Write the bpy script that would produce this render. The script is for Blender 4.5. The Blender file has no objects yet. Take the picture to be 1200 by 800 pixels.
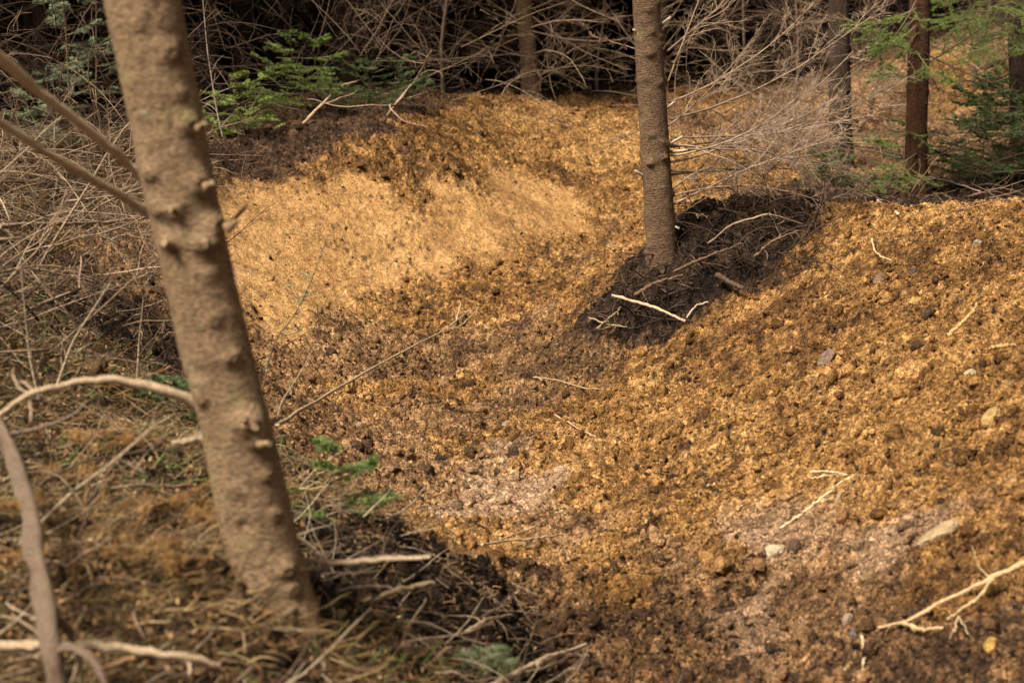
import bpy, math, random
import numpy as np
from mathutils import Vector
rng = np.random.default_rng(11)
random.seed(5)
SC = bpy.context.scene
COL = SC.collection

# ------------------------------------------------------------------ camera
F = 2240.0                      # focal length in pixels of the 1200 px wide photograph
PITCH = math.radians(12.7)
CZ = 1.7
cd = bpy.data.cameras.new('camera'); cam = bpy.data.objects.new('camera', cd); COL.objects.link(cam)
cam.location = (0, 0, CZ); cam.rotation_euler = (math.pi/2 - PITCH, 0, 0)
cd.sensor_width = 36; cd.lens = F/1200*36; cd.clip_end = 500; cd.clip_start = .05
cd.dof.use_dof = True; cd.dof.focus_distance = 8.6; cd.dof.aperture_fstop = 4.0
SC.camera = cam
# ------------------------------------------------------------------ sky and sun (bright overcast)
SUN = Vector((-0.42, -0.42, 0.80)).normalized()
w = bpy.data.worlds.new('World'); SC.world = w; w.use_nodes = True
nt = w.node_tree; nt.nodes.clear()
sky = nt.nodes.new('ShaderNodeTexSky'); sky.sky_type = 'NISHITA'; sky.sun_disc = False
sky.sun_elevation = math.asin(SUN.z); sky.sun_rotation = math.atan2(SUN.x, SUN.y)
sky.dust_density = 4; sky.air_density = 1.0
hs = nt.nodes.new('ShaderNodeHueSaturation'); hs.inputs['Saturation'].default_value = .06
bg = nt.nodes.new('ShaderNodeBackground'); bg.inputs[1].default_value = .05
wo = nt.nodes.new('ShaderNodeOutputWorld')
nt.links.new(sky.outputs[0], hs.inputs['Color']); wm = nt.nodes.new('ShaderNodeMix'); wm.data_type = 'RGBA'; wm.blend_type = 'MULTIPLY'; wm.inputs[0].default_value = 1; wm.inputs[7].default_value = (1, .93, .84, 1)
nt.links.new(hs.outputs[0], wm.inputs[6]); nt.links.new(wm.outputs[2], bg.inputs[0]); nt.links.new(bg.outputs[0], wo.inputs[0])
sd = bpy.data.lights.new('sun', 'SUN'); sd.energy = 4.8; sd.angle = math.radians(22); sd.color = (1, .93, .82)
so = bpy.data.objects.new('sun', sd); COL.objects.link(so)
so.rotation_euler = (-SUN).to_track_quat('-Z', 'Y').to_euler(); so.location = (-6, -4, 12)
SC.view_settings.view_transform = 'Standard'; SC.view_settings.look = 'None'
SC.view_settings.exposure = 1.05; SC.view_settings.gamma = 1
SC.cycles.max_bounces = 5; SC.cycles.diffuse_bounces = 3
SC.cycles.use_denoising = True

# ------------------------------------------------------------------ helpers
cp, sp_ = math.cos(PITCH), math.sin(PITCH)
def ray(px, py):
    u = (np.asarray(px, float)-600)/F; v = (400-np.asarray(py, float))/F
    dx = u; dy = cp + v*sp_; dz = -sp_ + v*cp
    return dx/dy, dz/dy            # per metre of Y
def P3(px, py, Y):
    a, b = ray(px, py); return np.array([a*Y, Y, CZ+b*Y])
def PZ(px, py, z):
    a, b = ray(px, py); Y = (z-CZ)/b; return (a*Y, Y, z)

def smooth(t): return t*t*(3-2*t)
def h2(ix, iy, s):
    n = (ix.astype(np.int64)*374761393 + iy.astype(np.int64)*668265263 + s*1442695041) & 0xffffffff
    n = ((n ^ (n >> 13))*1274126177) & 0xffffffff
    n = ((n ^ (n >> 16))*2246822519) & 0xffffffff
    return ((n ^ (n >> 15)) & 0xffffff)/float(0xffffff)
def vn(x, y, s=0):
    ix = np.floor(x); iy = np.floor(y); fx = smooth(x-ix); fy = smooth(y-iy)
    a = h2(ix, iy, s); b = h2(ix+1, iy, s); c = h2(ix, iy+1, s); d = h2(ix+1, iy+1, s)
    return ((a*(1-fx)+b*fx)*(1-fy)+(c*(1-fx)+d*fx)*fy)*2-1
def fbm(x, y, s=0, o=4, g=.5):
    r = 0; a = 1; t = 0
    for k in range(o):
        r = r+a*vn(x*2**k+k*17.3, y*2**k-k*9.1, s+k); t += a; a *= g
    return r/t
def lumps(x, y, cell, seed, prob):
    gx = x/cell; gy = y/cell; ix = np.floor(gx); iy = np.floor(gy); best = np.zeros_like(x)
    idn = np.zeros_like(x)
    for dx in (-1, 0, 1):
        for dy in (-1, 0, 1):
            cx = ix+dx; cy = iy+dy
            ox = h2(cx, cy, seed); oy = h2(cx, cy, seed+1); rr = .35+.5*h2(cx, cy, seed+2)**1.5
            on = h2(cx, cy, seed+3) < prob; an = h2(cx, cy, seed+4)*math.pi; st = .6+.5*h2(cx, cy, seed+5)
            ex = gx-cx-ox; ey = gy-cy-oy
            u = ex*np.cos(an)+ey*np.sin(an); v = (-ex*np.sin(an)+ey*np.cos(an))/st
            q = 1-(u*u+v*v)/(rr*rr)
            hgt = np.where(on & (q > 0), np.sqrt(np.maximum(q, 0))*rr*(.5+.6*h2(cx, cy, seed+6)), 0)
            idn = np.where(hgt > best, h2(cx, cy, seed+7), idn); best = np.maximum(best, hgt)
    return best*cell, idn

def mk_mesh(name, V, faces, col=None, smooth_=True, uv=None):
    """faces: int array (n,3) or (n,4), or a list of such arrays"""
    if not isinstance(faces, list): faces = [faces]
    faces = [f for f in faces if len(f)]
    me = bpy.data.meshes.new(name); V = np.asarray(V, np.float32)
    me.vertices.add(len(V)); me.vertices.foreach_set('co', V.ravel())
    loops = np.concatenate([f.ravel() for f in faces]).astype(np.int32)
    cnt = np.concatenate([np.full(len(f), f.shape[1]) for f in faces]); st = np.concatenate([[0], np.cumsum(cnt)[:-1]]).astype(np.int32)
    me.loops.add(len(loops)); me.loops.foreach_set('vertex_index', loops)
    me.polygons.add(len(cnt)); me.polygons.foreach_set('loop_start', st)
    me.polygons.foreach_set('use_smooth', np.full(len(cnt), smooth_))
    if col is not None:
        at = me.color_attributes.new('col', 'FLOAT_COLOR', 'POINT')
        c4 = np.ones((len(V), 4), np.float32); c4[:, :3] = col[:, :3]; c4[:, 3] = col[:, 3] if col.shape[1] > 3 else 1; at.data.foreach_set('color', c4.ravel())
    me.update(calc_edges=True); me.validate()
    return me
def link(name, me, mat, parent=None, loc=None):
    o = bpy.data.objects.new(name, me); COL.objects.link(o)
    if mat and not me.materials: me.materials.append(mat)
    if parent: o.parent = parent
    if loc is not None: o.location = loc
    return o
def tag(o, label=None, cat=None, group=None, kind=None):
    for k, v in (('label', label), ('category', cat), ('group', group), ('kind', kind)):
        if v: o[k] = v
    return o
def empty(name, loc, label, cat, group=None):
    o = bpy.data.objects.new(name, None); COL.objects.link(o); o.location = loc; o.empty_display_size = .1
    return tag(o, label, cat, group)

def unit(v): return v/np.maximum(np.linalg.norm(v, axis=-1, keepdims=True), 1e-9)
def btubes(P, R, sides=4, cols=None, cap=True):
    """P (n,m,3), R (n,m) -> verts, quads, colours"""
    P = np.asarray(P, float); n, m, _ = P.shape
    T = np.empty_like(P); T[:, 1:-1] = P[:, 2:]-P[:, :-2]; T[:, 0] = P[:, 1]-P[:, 0]; T[:, -1] = P[:, -1]-P[:, -2]; T = unit(T)
    d = unit(P[:, -1]-P[:, 0]); ref = np.where(np.abs(d[:, 2:3]) < .8, np.array([[0, 0, 1.]]), np.array([[0, 1., 0]]))
    N = unit(np.cross(T, ref[:, None, :])); B = np.cross(T, N)
    a = np.arange(sides)*2*math.pi/sides
    V = P[:, :, None]+R[:, :, None, None]*(np.cos(a)[:, None]*N[:, :, None]+np.sin(a)[:, None]*B[:, :, None])
    i = np.arange(n)[:, None, None]*m*sides+np.arange(m-1)[None, :, None]*sides
    j = np.arange(sides)[None, None, :]; j2 = (j+1) % sides
    Q = np.stack([i+j, i+j2, i+sides+j2, i+sides+j], -1).reshape(-1, 4)
    C = None if cols is None else np.repeat(cols, m*sides, 0)
    Fs = [Q]
    if cap and sides in (3, 4):
        e = (np.arange(n)*m*sides)[:, None]+np.arange(sides)[None]; Fs += [e[:, ::-1], e+(m-1)*sides]
    return V.reshape(-1, 3), Fs, C
class Batch:
    def __init__(s): s.V = []; s.F = {3: [], 4: [], 8: [], 10: []}; s.C = []; s.n = 0
    def add(s, V, Fs, C=None):
        if not isinstance(Fs, list): Fs = [Fs]
        for f in Fs:
            if len(f): s.F.setdefault(f.shape[1], []).append(f+s.n)
        s.V.append(V); s.n += len(V)
        s.C.append(np.full((len(V), 3), .5) if C is None else np.broadcast_to(C, (len(V), 3)))
        return s
    def mesh(s, name, smooth_=True):
        return mk_mesh(name, np.concatenate(s.V), [np.concatenate(v) for v in s.F.values() if v], np.concatenate(s.C), smooth_)

# ------------------------------------------------------------------ terrain shape
CT = [ # photograph px, py, height
 (720,800,-.35),(690,700,-.35),(620,600,-.37),(570,520,-.38),(560,440,-.37),(590,370,-.34),(640,310,-.27),(680,260,-.18),(700,230,-.10),
 (330,410,-.20),(400,360,-.25),(500,350,-.29),(350,280,.02),(450,250,.04),(350,340,-.11),(300,330,-.02),(550,230,.05),(640,190,.05),
 (270,200,.28),(250,400,-.10),(400,165,.36),(500,145,.375),(580,125,.35),(650,122,.30),(740,128,.22),(300,150,.36),(400,145,.39),
 (830,210,0),(900,190,.02),(880,160,.08),(950,90,.3),(1100,60,.6),(1130,130,.25),(1000,130,.2),
 (770,305,.0),(850,250,.06),(930,228,.10),(1072,228,.0),
 (960,290,.22),(1000,262,.30),(1100,248,.34),(1200,243,.35),(900,325,.08),(830,365,-.03),(760,405,-.17),(700,425,-.28),
 (1200,800,-.08),(1200,600,.12),(1200,400,.27),(1000,400,.10),(1000,600,-.08),(1000,800,-.22),(850,600,-.2),(850,450,-.12),(850,800,-.32),
 (330,705,.24),(200,800,.22),(450,800,.05),(560,800,-.12),(640,770,-.30),(430,640,.02),(540,665,-.12),
 (150,600,.28),(0,600,.30),(0,400,.32),(200,480,.12),(350,560,-.02),(330,490,-.15),(430,500,-.33),(430,570,-.3),(200,380,.02),(100,300,.25),(200,300,.10),(0,250,.42),(200,220,.30)]
CW = [(-3,14,.38),(-1,15.5,.32),(.2,17,.35),(2,18.5,.5),(4.5,19,.9),(-4,20,.5),(0,24,.85),(6,24,1.2),(-8,24,1.0),(-7,12,.6),(-6,7,.55),(-4,3,.4),(-3,0,.25),(0,0,0),(0,2.5,-.05),
 (3,2,.1),(3,5.5,.5),(3.4,8.6,.45),(5,7,.5),(2.3,9.9,.02),(1.6,9.5,.03),(3.6,10.5,.05),(5,12,.2),(7,14,.5),(7,4,.4),(9,9,.6)]
pts = np.array([PZ(*c) for c in CT]+CW)
def tps(r2): return np.where(r2 > 0, .5*r2*np.log(np.maximum(r2, 1e-12)), 0)
A_ = pts[:, :2]; n_ = len(A_)
K = tps(((A_[:, None]-A_[None])**2).sum(-1))+np.eye(n_)*.012
Pm = np.c_[np.ones(n_), A_]; M = np.zeros((n_+3, n_+3)); M[:n_, :n_] = K; M[:n_, n_:] = Pm; M[n_:, :n_] = Pm.T
W_ = np.linalg.solve(M, np.r_[pts[:, 2], 0, 0, 0])
def Hs(x, y):
    shp = np.shape(x); X = np.ravel(x).astype(float); Y = np.ravel(y).astype(float); out = np.empty_like(X)
    Xc = np.clip(X, -9, 9.5); Yc = np.clip(Y, -1, 25)
    for i in range(0, len(X), 100000):
        x_, y_ = Xc[i:i+100000], Yc[i:i+100000]
        r2 = (x_[:, None]-A_[None, :, 0])**2+(y_[:, None]-A_[None, :, 1])**2
        out[i:i+100000] = tps(r2)@W_[:n_]+W_[n_]+W_[n_+1]*x_+W_[n_+2]*y_
    out += .05*np.maximum(Y-25, 0)+.03*np.maximum(np.abs(X)-9, 0)
    return out.reshape(shp)
MOUNDS = []
def H0(x, y):
    z = Hs(x, y)
    for cx, cy, r, h in MOUNDS: z = z+h*np.exp(-((x-cx)**2+(y-cy)**2)/(r*r))
    return z
def gpt(px, py, lo=3.0, hi=26.0):
    px = np.atleast_1d(np.asarray(px, float)); py = np.atleast_1d(np.asarray(py, float)); a, b = ray(px, py)
    ys = np.linspace(lo, hi, 400); hit = np.full(px.shape, hi); done = np.zeros(px.shape, bool)
    Z = H0(a[:, None]*ys, np.broadcast_to(ys, (len(px), 400))); below = (CZ+b[:, None]*ys) <= Z
    k = np.argmax(below, 1); k = np.where(below.any(1), k, 399)
    y0 = ys[np.maximum(k-1, 0)]; y1 = ys[k]
    for _ in range(8):
        ym = (y0+y1)/2; bl = (CZ+b*ym) <= H0(a*ym, ym); y1 = np.where(bl, ym, y1); y0 = np.where(bl, y0, ym)
    return np.stack([a*y1, y1, H0(a*y1, y1)], -1)
def g1(px, py): return gpt(px, py)[0]
for px, py, r, h in ((250,700,.14,.05),(120,700,.12,.06),(200,760,.12,.05),(60,640,.13,.05),(430,740,.12,.05),(30,720,.12,.05),(180,560,.16,.05),(110,470,.2,.06),(790,345,.33,.15),(850,300,.42,.15),(905,268,.42,.11),(735,368,.24,.12),(480,690,.22,.07),(560,720,.2,.05),(150,570,.25,.07),(60,500,.3,.05)):
    c = g1(px, py); MOUNDS.append((c[0], c[1], r, h))

# ------------------------------------------------------------------ soil kinds
KIND = ['tan', 'orange', 'damp', 'pink', 'humus', 'litter', 'forest', 'topsoil']
KC = dict(tan=[(300,300),(330,360),(380,290),(430,260),(500,300),(450,320),(540,250),(600,220),(350,240),(280,330),(420,220),(640,240)],
 orange=[(450,470),(520,460),(600,500),(540,520),(640,530),(580,640),(740,700),(850,660),(700,640),(780,620),(560,170),(400,205),(440,185),(500,155),(530,142),(600,130),(480,185),(540,190),(745,418),(800,402),(850,378),(890,352),(940,318),(650,150),(720,150),(700,190),(480,210),(640,200),(900,450),(1000,400),(1100,400),(1180,300),(1000,300),(1100,270),(1180,500),(800,500),(850,420),(1000,520),(750,470),(900,560),(720,560),(1100,560),(640,480),(600,360),(540,340),(500,345),(470,355),(1200,260),(970,290),(680,300),(690,320),(740,250),(670,370),(730,240),(1120,680),(830,215),(900,190),(1120,110),(850,120)],
 damp=[(620,470),(560,490),(360,480),(420,430),(500,420),(450,520),(500,560),(480,480),(640,380),(620,660),(700,730),(800,740),(760,640),(860,690),(660,620),(780,690),(1000,780),(1150,760),(330,440),(250,350),(180,330),(130,290),(680,780),(950,700),(1060,720),(400,390),(700,400),(950,150),(1040,120),(860,150),(1000,180),(980,90),(1100,50),(1160,150),(1080,170),(900,110)],
 pink=[(600,520),(570,580),(630,570),(1050,650),(880,640),(900,720)],
 humus=[(705,378),(722,352),(742,388),(765,400),(790,380),(840,345),(880,320),(800,262),(840,245),(460,640),(560,690),(590,735),(500,660),(400,665),(420,730),(520,740),(750,355),(800,330),(735,372),(770,380),(860,300),(900,270),(950,240),(820,270),(880,250),(1000,240),(440,660),(520,690),(580,720),(420,700),(480,740),(600,760),(540,760),(1060,232),(230,420),(180,400),(1150,228),(800,300)],
 litter=[(100,600),(200,700),(50,700),(300,760),(150,500),(50,400),(100,760),(400,790),(250,600),(30,300),(480,790),(20,550),(100,440),(330,560),(60,250),(20,190),(100,200),(160,190)],
 topsoil=[(310,150),(370,138),(360,172),(300,180),(420,158),(500,128),(300,165),(350,150),(400,142),(270,180),(430,137),(330,165),(250,175),(380,152),(460,134)])
kx = []; kk = []
for i, k in enumerate(KIND):
    for p in KC.get(k, []):
        c = g1(*p); kx.append(c[:2]); kk.append(i)
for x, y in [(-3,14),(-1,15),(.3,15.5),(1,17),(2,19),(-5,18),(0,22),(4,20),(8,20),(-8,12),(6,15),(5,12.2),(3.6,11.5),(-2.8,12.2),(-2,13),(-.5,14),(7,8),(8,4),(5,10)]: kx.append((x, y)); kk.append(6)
for x, y in [(-5,8),(-4,5),(-3,2),(-1,1.5),(0,0),(-6,3)]: kx.append((x, y)); kk.append(5)
for x, y in [(3,5),(3,8),(3,2),(4,7),(1.5,2)]: kx.append((x, y)); kk.append(1)
kx = np.array(kx); kk = np.array(kk); NK = len(KIND)
def soilw(x, y):
    shp = np.shape(x); X = np.ravel(x); Y = np.ravel(y); out = np.empty((len(X), NK))
    for i in range(0, len(X), 60000):
        a = X[i:i+60000]; b = Y[i:i+60000]
        wx = a+.20*fbm(a*2.3, b*2.3, 71, 6, .72); wy = b+.24*fbm(a*2.1, b*2.1, 83, 6, .72)
        d2 = (wx[:, None]-kx[None, :, 0])**2+(.62*(wy[:, None]-kx[None, :, 1]))**2+.002
        q = d2**-2.6
        for k in range(NK): out[i:i+60000, k] = q[:, kk == k].sum(1)*(1.6 if k == 7 else 1)
    out /= out.sum(1, keepdims=True); out = out**1.6; out /= out.sum(1, keepdims=True)
    return out
#            light            mid             dark            clod  fine
KP = dict(tan=((.67,.39,.165),(.53,.29,.108),(.30,.155,.058),.40,.6),
 orange=((.58,.32,.118),(.36,.18,.058),(.12,.058,.024),1.0,1.3),
 damp=((.50,.285,.135),(.29,.155,.068),(.085,.046,.026),1.1,1.3),
 pink=((.58,.375,.225),(.42,.25,.14),(.15,.088,.048),.5,.9),
 humus=((.12,.073,.042),(.040,.025,.016),(.008,.0055,.0045),1.3,1.5),
 litter=((.20,.12,.06),(.075,.045,.022),(.012,.009,.006),.8,1.2),
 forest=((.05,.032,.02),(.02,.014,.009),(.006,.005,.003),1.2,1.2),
 topsoil=((.20,.115,.062),(.09,.05,.03),(.028,.017,.011),1.1,1.3))
KL = np.array([KP[k][0] for k in KIND]); KM = np.array([KP[k][1] for k in KIND]); KD = np.array([KP[k][2] for k in KIND])
KCL = np.array([KP[k][3] for k in KIND]); KF = np.array([KP[k][4] for k in KIND])

def surface(x, y):
    """height and base colour of the soil surface, clods included"""
    W = soilw(x, y); z = H0(x, y)
    cl = W@KCL; fi = W@KF
    wx = x+.012*fbm(x*28, y*28, 5, 3); wy = y+.012*fbm(x*28, y*28, 9, 3)
    patch = np.clip(.8+.8*fbm(x*1.4, y*1.4, 31, 3), .25, 1.6)
    a, ia = lumps(wx, wy, .13, 100, .22); b, ib = lumps(wx, wy, .06, 200, .5); c, ic = lumps(wx, wy, .032, 300, .8); d, id_ = lumps(wx, wy, .018, 400, .9)
    n1 = fbm(x*.9, y*.9, 3, 3); n2 = fbm(x*3.5, y*3.5, 4, 4); n3 = fbm(x*16, y*16, 6, 4, .6)
    near = np.clip((x*x+y*y)**.5/4, .6, 1)
    z = z+.03*n1+(.034*n2)*(.4+.6*cl)+.020*n3*fi
    z = z+np.minimum(cl*patch, 1.25)*(.30*a+.55*b+.75*c)+np.minimum(fi, 1.3)*.8*d
    sl = (W[:, 1]+.5*W[:, 2]); ru = x*.72+y*.69; rv = -x*.69+y*.72; z = z+sl*(.016*fbm(ru*3, rv*14, 91, 4, .6)+.020*fbm(ru*1.2, rv*5, 92, 3))
    pits = np.clip(fbm(x*7, y*7, 77, 4, .6)-.25, 0, 1); z = z-.07*pits*np.minimum(cl, 1.1)
    # colour: light crust, mid, dark; each clod its own
    t = .49+.58*fbm(x*5, y*5, 12, 5, .75)+.22*fbm(x*1.9, y*1.9, 15, 3)+.30*fbm(x*.8, y*.8, 13, 3)+.45*fbm(x*38, y*38, 14, 3, .8)
    dom = np.where(b > a*.9, ib, ia); dom = np.where(c > np.maximum(a, b), ic, dom); anyc = (np.maximum(np.maximum(a, b), c) > .002)
    t = t+np.where(anyc, (dom-.5)*.65*np.minimum(cl, 1), 0)
    t = np.clip(t, 0, 1)[:, None]
    L, Mi, D = W@KL, W@KM, W@KD
    colr = np.where(t > .5, Mi+(L-Mi)*(t-.5)*2, D+(Mi-D)*t*2)
    # flecks: dark humus crumbs and painted pit shade, pale grains on the slopes
    fl = fbm(x*34, y*34, 55, 3, .7)+.5*fbm(x*3, y*3, 56, 3); k = np.clip((fl-.42)*6, 0, 1)[:, None]*.85
    colr = colr*(1-k)+np.array([.06, .038, .024])*k
    pl = fbm(x*22, y*22, 58, 3, .6)+.25*fbm(x*2, y*2, 59, 2); k = (np.clip((pl-.52)*6, 0, 1)*(W[:, 1]+W[:, 2]+W[:, 3]))[:, None]*.5
    colr = colr*(1-k)+np.array([.55, .38, .20])*k
    # greyish wet streaks in the trough
    st = np.clip(fbm(x*1.6+3, y*1.1, 61, 4, .6)*2.4-.5, 0, 1)*(W[:, 2]+W[:, 3]+.4*W[:, 1]); k = st[:, None]*.45
    colr = colr*(1-k)+np.array([.17, .115, .075])*k
    return z, colr, W

# ------------------------------------------------------------------ materials
def soil_mat(name, bump=.5, sc=1.0, rough=.95, var=.35, crumb=0.):
    m = bpy.data.materials.new(name); m.use_nodes = True; t = m.node_tree; b = t.nodes['Principled BSDF']
    b.inputs['Roughness'].default_value = rough; b.inputs['Specular IOR Level'].default_value = .06
    at = t.nodes.new('ShaderNodeAttribute'); at.attribute_name = 'col'
    tc = t.nodes.new('ShaderNodeTexCoord')
    n1 = t.nodes.new('ShaderNodeTexNoise'); n1.inputs['Scale'].default_value = 60*sc; n1.inputs['Detail'].default_value = 6; n1.inputs['Roughness'].default_value = .7
    n2 = t.nodes.new('ShaderNodeTexNoise'); n2.inputs['Scale'].default_value = 180*sc; n2.inputs['Detail'].default_value = 4
    t.links.new(tc.outputs['Object'], n1.inputs['Vector']); t.links.new(tc.outputs['Object'], n2.inputs['Vector'])
    mr = t.nodes.new('ShaderNodeMapRange'); mr.inputs[1].default_value = .3; mr.inputs[2].default_value = .7; mr.inputs[3].default_value = 1-var; mr.inputs[4].default_value = 1+var
    n3 = t.nodes.new('ShaderNodeTexNoise'); n3.inputs['Scale'].default_value = 230*sc; n3.inputs['Detail'].default_value = 3; n3.inputs['Roughness'].default_value = .8; t.links.new(tc.outputs['Object'], n3.inputs['Vector'])
    dn = t.nodes.new('ShaderNodeTexNoise'); dn.inputs['Scale'].default_value = 55*sc; dn.inputs['Detail'].default_value = 3; t.links.new(tc.outputs['Object'], dn.inputs['Vector'])
    dm = t.nodes.new('ShaderNodeVectorMath'); dm.operation = 'MULTIPLY_ADD'; dm.inputs[1].default_value = (.03,)*3; t.links.new(dn.outputs['Color'], dm.inputs[0]); t.links.new(tc.outputs['Object'], dm.inputs[2])
    vo = []
    for vs in (55, 130):
        v = t.nodes.new('ShaderNodeTexVoronoi'); v.inputs['Scale'].default_value = vs*sc; t.links.new(dm.outputs[0], v.inputs['Vector']); vo.append(v)
    av = t.nodes.new('ShaderNodeMix'); av.inputs[0].default_value = .5; t.links.new(n1.outputs['Fac'], av.inputs[2]); t.links.new(n3.outputs['Fac'], av.inputs[3])
    mr.inputs[1].default_value = .36; mr.inputs[2].default_value = .64; mr.clamp = True
    t.links.new(av.outputs[0], mr.inputs[0])
    mx = t.nodes.new('ShaderNodeVectorMath'); mx.operation = 'SCALE'
    fac = mr.outputs[0]; ca = t.nodes.new('ShaderNodeMath'); ca.operation = 'MAXIMUM'; ca.inputs[1].default_value = .22; t.links.new(at.outputs['Alpha'], ca.inputs[0])
    for v, amt in zip(vo, (crumb, crumb)):
        if crumb > 0:
            sx = t.nodes.new('ShaderNodeSeparateColor'); t.links.new(v.outputs['Color'], sx.inputs[0])
            q = t.nodes.new('ShaderNodeMapRange'); q.inputs[3].default_value = -amt; q.inputs[4].default_value = amt*.75; t.links.new(sx.outputs[0], q.inputs[0])
            qa = t.nodes.new('ShaderNodeMath'); qa.operation = 'MULTIPLY_ADD'; qa.inputs[2].default_value = 1; t.links.new(q.outputs[0], qa.inputs[0]); t.links.new(ca.outputs[0], qa.inputs[1]); q = qa
            mm = t.nodes.new('ShaderNodeMath'); mm.operation = 'MULTIPLY'; t.links.new(fac, mm.inputs[0]); t.links.new(q.outputs[0], mm.inputs[1]); fac = mm.outputs[0]
    t.links.new(at.outputs['Color'], mx.inputs[0]); t.links.new(fac, mx.inputs['Scale']); t.links.new(mx.outputs[0], b.inputs['Base Color'])
    ad = t.nodes.new('ShaderNodeMath'); ad.operation = 'ADD'; t.links.new(n1.outputs['Fac'], ad.inputs[0]); t.links.new(n2.outputs['Fac'], ad.inputs[1])
    if crumb > 0:
        for v, amt in zip(vo, (1.1, .6)):
            mm = t.nodes.new('ShaderNodeMath'); mm.operation = 'MULTIPLY_ADD'; t.links.new(ad.outputs[0], mm.inputs[2])
            md = t.nodes.new('ShaderNodeMath'); md.operation = 'MULTIPLY'; md.inputs[1].default_value = -amt; t.links.new(v.outputs['Distance'], md.inputs[0])
            t.links.new(md.outputs[0], mm.inputs[0]); t.links.new(ca.outputs[0], mm.inputs[1]); ad = mm
    bu = t.nodes.new('ShaderNodeBump'); bu.inputs['Strength'].default_value = bump; bu.inputs['Distance'].default_value = .02
    t.links.new(ad.outputs[0], bu.inputs['Height']); t.links.new(bu.outputs[0], b.inputs['Normal'])
    return m
M_SOIL = soil_mat('soil', 1.0, .9, .95, .6, .5)
M_CLOD = soil_mat('clod', .9, 1.2, .95, .45, .35)
M_TWIG = soil_mat('dead_twig', .6, .8, .9, .5)
M_BLADE = soil_mat('dry_blade', .1, 1, .8, .2)
M_STONE = soil_mat('stone', .8, .8, .8, .4)
def leaf_mat(name):
    m = soil_mat(name, .05, 1, .55, .3); b = m.node_tree.nodes['Principled BSDF']; b.inputs['Specular IOR Level'].default_value = .4
    return m
M_NEEDLE = leaf_mat('needles')
def bark_mat(name, ca, cb, cc, lichen=.0, scale=1.0):
    m = bpy.data.materials.new(name); m.use_nodes = True; t = m.node_tree; b = t.nodes['Principled BSDF']; b.inputs['Roughness'].default_value = .9; b.inputs['Specular IOR Level'].default_value = .15
    tc = t.nodes.new('ShaderNodeTexCoord')
    def noise(s, det, ro, sx=(1, 1, 1)):
        mp = t.nodes.new('ShaderNodeMapping'); mp.inputs['Scale'].default_value = sx; t.links.new(tc.outputs['Object'], mp.inputs[0])
        n = t.nodes.new('ShaderNodeTexNoise'); n.inputs['Scale'].default_value = s; n.inputs['Detail'].default_value = det; n.inputs['Roughness'].default_value = ro
        t.links.new(mp.outputs[0], n.inputs['Vector']); return n.outputs['Fac']
    def ramp(fac, stops):
        r = t.nodes.new('ShaderNodeValToRGB'); e = r.color_ramp.elements
        e[0].position = stops[0][0]; e[0].color = (*stops[0][1], 1); e[1].position = stops[-1][0]; e[1].color = (*stops[-1][1], 1)
        for p, c in stops[1:-1]: q = e.new(p); q.color = (*c, 1)
        t.links.new(fac, r.inputs[0]); return r.outputs[0]
    def mix(f, a, c):
        n = t.nodes.new('ShaderNodeMix'); n.data_type = 'RGBA'; t.links.new(f, n.inputs[0]); t.links.new(a, n.inputs[6])
        if isinstance(c, tuple): n.inputs[7].default_value = (*c, 1)
        else: t.links.new(c, n.inputs[7])
        return n.outputs[2]
    big = noise(9*scale, 6, .72, (1, 1, 1.3)); fine = noise(60*scale, 6, .7, (1, 1, 2.0))
    c1 = ramp(big, [(.3, cb), (.5, ca), (.72, cc)])
    f2 = ramp(fine, [(.35, (0, 0, 0)), (.7, (1, 1, 1))]); c2 = mix(f2, c1, tuple(x*1.35 for x in ca))
    mul = t.nodes.new('ShaderNodeMix'); mul.data_type = 'RGBA'; mul.blend_type = 'MULTIPLY'; mul.inputs[0].default_value = .75
    t.links.new(c2, mul.inputs[6]); t.links.new(ramp(noise(95*scale, 4, .7, (1, 1, 2.2)), [(.38, (.22, .20, .18)), (.56, (1.25, 1.2, 1.15))]), mul.inputs[7])
    out = mul.outputs[2]
    if lichen > 0:
        out = mix(ramp(noise(11, 5, .7), [(.55, (0, 0, 0)), (.68, (lichen,)*3)]), out, (.30, .26, .10))
        out = mix(ramp(noise(38, 4, .6), [(.66, (0, 0, 0)), (.71, (lichen,)*3)]), out, (.42, .38, .31))
    t.links.new(out, b.inputs['Base Color'])
    bu = t.nodes.new('ShaderNodeBump'); bu.inputs['Strength'].default_value = 1.0; bu.inputs['Distance'].default_value = .02
    ad = t.nodes.new('ShaderNodeMath'); ad.operation = 'ADD'; t.links.new(fine, ad.inputs[0]); t.links.new(noise(90*scale, 4, .6, (1, 1, 1.8)), ad.inputs[1])
    t.links.new(ad.outputs[0], bu.inputs['Height']); t.links.new(bu.outputs[0], b.inputs['Normal'])
    return m
M_BARK1 = bark_mat('grey_brown_bark', (.26,.172,.098), (.12,.076,.042), (.38,.27,.16), .5)
M_BARK2 = bark_mat('mid_bark', (.14,.088,.052), (.07,.044,.026), (.21,.135,.08), .35)
M_BARK3 = bark_mat('red_bark', (.075,.034,.017), (.03,.016,.010), (.14,.062,.026), .0)
M_BARK4 = bark_mat('dark_bark', (.06,.04,.027), (.03,.02,.014), (.10,.065,.04), .0)
M_LIMB = bark_mat('limb_bark', (.33,.235,.165), (.13,.085,.055), (.46,.34,.25), .5, 2.6)
M_PALELIMB = bark_mat('pale_limb_bark', (.86,.64,.42), (.55,.38,.23), (.95,.76,.54), .25, 2.6)
M_CUT = soil_mat('pale_wood', .2, 1, .8, .15)

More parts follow.
